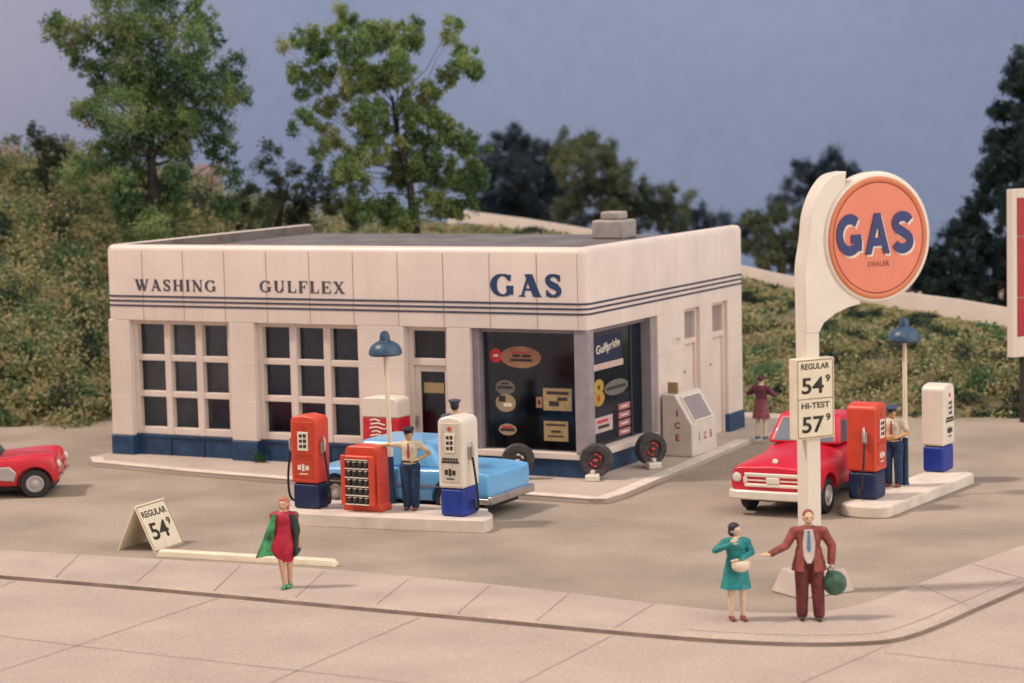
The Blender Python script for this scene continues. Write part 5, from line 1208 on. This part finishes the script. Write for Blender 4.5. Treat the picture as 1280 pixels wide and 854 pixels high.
tree('broadleaf_tree', 'tall open yellow green tree rising behind the middle of the station roof', 72, (522, 296), [(373,50,9),(352,56,6),(435,28,14),(430,12,5),(400,58,18),(440,58,24),(480,48,22),(515,45,16),(568,28,9),(560,48,9),(583,76,17),(562,98,12),(572,62,7),(368,92,10),(374,118,8),(398,98,18),(446,98,24),(498,85,22),(384,148,10),(408,135,14),(458,142,24),(508,138,14),(545,118,7),(366,160,6),(418,178,13),(468,188,24),(520,182,22),(568,168,18),(590,186,15),(438,215,18),(500,218,26),(552,215,26),(592,218,16),(448,250,17),(540,255,15),(480,262,18),(505,275,16),(530,115,16),(545,148,14),(522,150,18),(475,95,20),(430,215,16),(405,165,10),(395,190,8),(560,262,16),(585,250,12)], gB, 3.4, .95, .13, top=(490, 120))
tree('sapling', 'small dark sapling on the crest at the far left of the bank', 76, (60, 228), [(46,172,12),(70,183,14),(40,160,5),(60,200,10),(18,174,4),(8,177,3),(84,190,6),(52,215,8)], gC, 3.2, .8, .08, cat='tree')
tree('sapling', 'dark leggy sapling growing between the two tall trees', 78, (345, 275), [(335,183,6),(348,190,5),(324,208,7),(344,222,10),(368,212,8),(392,220,8),(410,232,9),(345,248,14),(382,248,18),(418,255,15),(440,266,13),(310,235,9),(330,265,14),(370,268,16),(335,200,5),(300,255,10),(400,210,6)], gC, 3.2, .8, .1, cat='tree')
tree('distant_tree', 'domed blue dark tree far behind, next to the open yellow green tree', 125, (640, 300), [(630,190,26),(655,186,20),(614,212,20),(650,222,30),(684,228,20),(640,255,32),(602,242,18),(680,258,26),(620,275,24),(660,280,25),(700,270,24),(690,205,14),(600,270,22)], gD, 2.6, 1.2, .3, group='trees far behind the bank')
tree('distant_tree', 'spreading olive tree far behind the chimney of the station', 110, (745, 310), [(708,188,18),(735,180,15),(760,190,14),(720,212,26),(750,208,20),(778,222,18),(808,235,13),(838,242,11),(862,246,6),(742,245,28),(782,255,20),(818,264,13),(708,262,20),(760,275,20),(850,262,12),(795,275,18),(825,278,14),(855,282,12),(800,250,16)], gE, 2.8, 1.0, .28, group='trees far behind the bank')
tree('distant_tree', 'round blue dark tree standing far behind the orange disc sign', 125, (1030, 330), [(1010,215,15),(1038,205,15),(1060,215,14),(990,238,15),(1030,235,24),(1062,250,20),(1020,270,26),(1060,290,30),(975,255,10),(1085,300,26)], gD, 2.6, 1.2, .3, group='trees far behind the bank')
tree('distant_tree', 'loose olive tree between the station corner and the sign pylon', 98, (975, 345), [(942,275,11),(972,265,14),(998,275,14),(958,298,19),(988,310,22),(938,312,12),(1012,300,17),(965,325,18),(1000,330,18),(1020,275,10)], gE, 3., 1.0, .2, group='trees far behind the bank')
tree('distant_tree', 'hazy blue shrubby tree low on the horizon behind the end of the station roof', 135, (880, 320), [(862,274,13),(884,281,15),(935,285,14),(905,275,8),(908,290,12),(845,282,10),(925,296,12),(895,300,14),(870,300,14)], gD, 2.6, 1.1, .2, group='trees far behind the bank')
tree('conifer', 'tall dark evergreen at the right edge behind the red panelled sign', 88, (1262, 395), [(1276,68,8),(1270,90,12),(1279,110,16),(1262,112,10),(1243,136,7),(1258,142,12),(1278,148,18),(1266,172,18),(1240,178,10),(1252,205,22),(1282,200,26),(1230,220,12),(1242,245,24),(1216,262,16),(1274,255,34),(1210,285,16),(1234,300,26),(1194,290,8),(1272,320,36),(1218,335,24),(1250,362,28),(1310,180,40),(1320,250,50),(1320,340,50),(1300,100,25)], gF, 3.4, 1.1, .25, top=(1282, 80))
tree('distant_tree', 'low dark evergreen mass between orange disc sign and red panelled sign', 92, (1165, 385), [(1185,300,10),(1178,318,14),(1160,335,16),(1190,340,20),(1140,350,18),(1170,362,20),(1205,360,18),(1110,345,18),(1085,352,18),(1150,310,10),(1195,285,7),(1060,345,16),(1120,325,16),(1090,330,16)], gF, 3.2, 1.1, .2, group='trees far behind the bank')

# little houses beyond the crest
def house(px, py, D, w, d, hw_, hr, rz, label, wm, rm):
    p = AT(px, py, D); T = empty('cottage', (p.x, p.y, p.z-hw_-hr), rz, label, 'house')
    ob('wall', MB().box(-w/2, w/2, -d/2, d/2, -3, hw_).prism([(-w/2, 0), (w/2, 0), (0, hr)], -d/2, d/2, Matrix(((1,0,0,0),(0,0,-1,0),(0,1,0,hw_+.001),(0,0,0,1)))), wm, T)
    mb = MB()
    for s in (-1, 1): mb.add([(0, -d/2-.15, hw_+hr+.03), (0, d/2+.15, hw_+hr+.03), (s*(w/2+.15), d/2+.15, hw_-.02), (s*(w/2+.15), -d/2-.15, hw_-.02), (0, -d/2-.15, hw_+hr+.12), (0, d/2+.15, hw_+hr+.12), (s*(w/2+.15), d/2+.15, hw_+.07), (s*(w/2+.15), -d/2-.15, hw_+.07)], BF)
    ob('roof', mb, rm, T); ob('window', MB().box(-.25, .25, -d/2-.02, -d/2, hw_-1.1, hw_-.5), DGLASS, T)
pinkw = mat('pink_house_wall', (.30, .21, .20), .8, .08, 2); roofr = mat('rose_roof', (.19, .13, .135), .8, .12, 3)
house(2, 186, 100, .8, 1.2, .7, .45, FC+rad(-55), 'pale pink gabled cottage peeking over the crest at the far left', pinkw, roofr)
house(258, 209, 112, 1.2, 1.1, .8, .38, FC+rad(80), 'dusty rose roofed cottage glimpsed through the tall mid green tree', pinkw, roofr)

for o in bpy.data.objects:
    if o.type == 'MESH' and o.parent is None and 'kind' not in o and 'label' not in o: print('UNTAGGED', o.name)
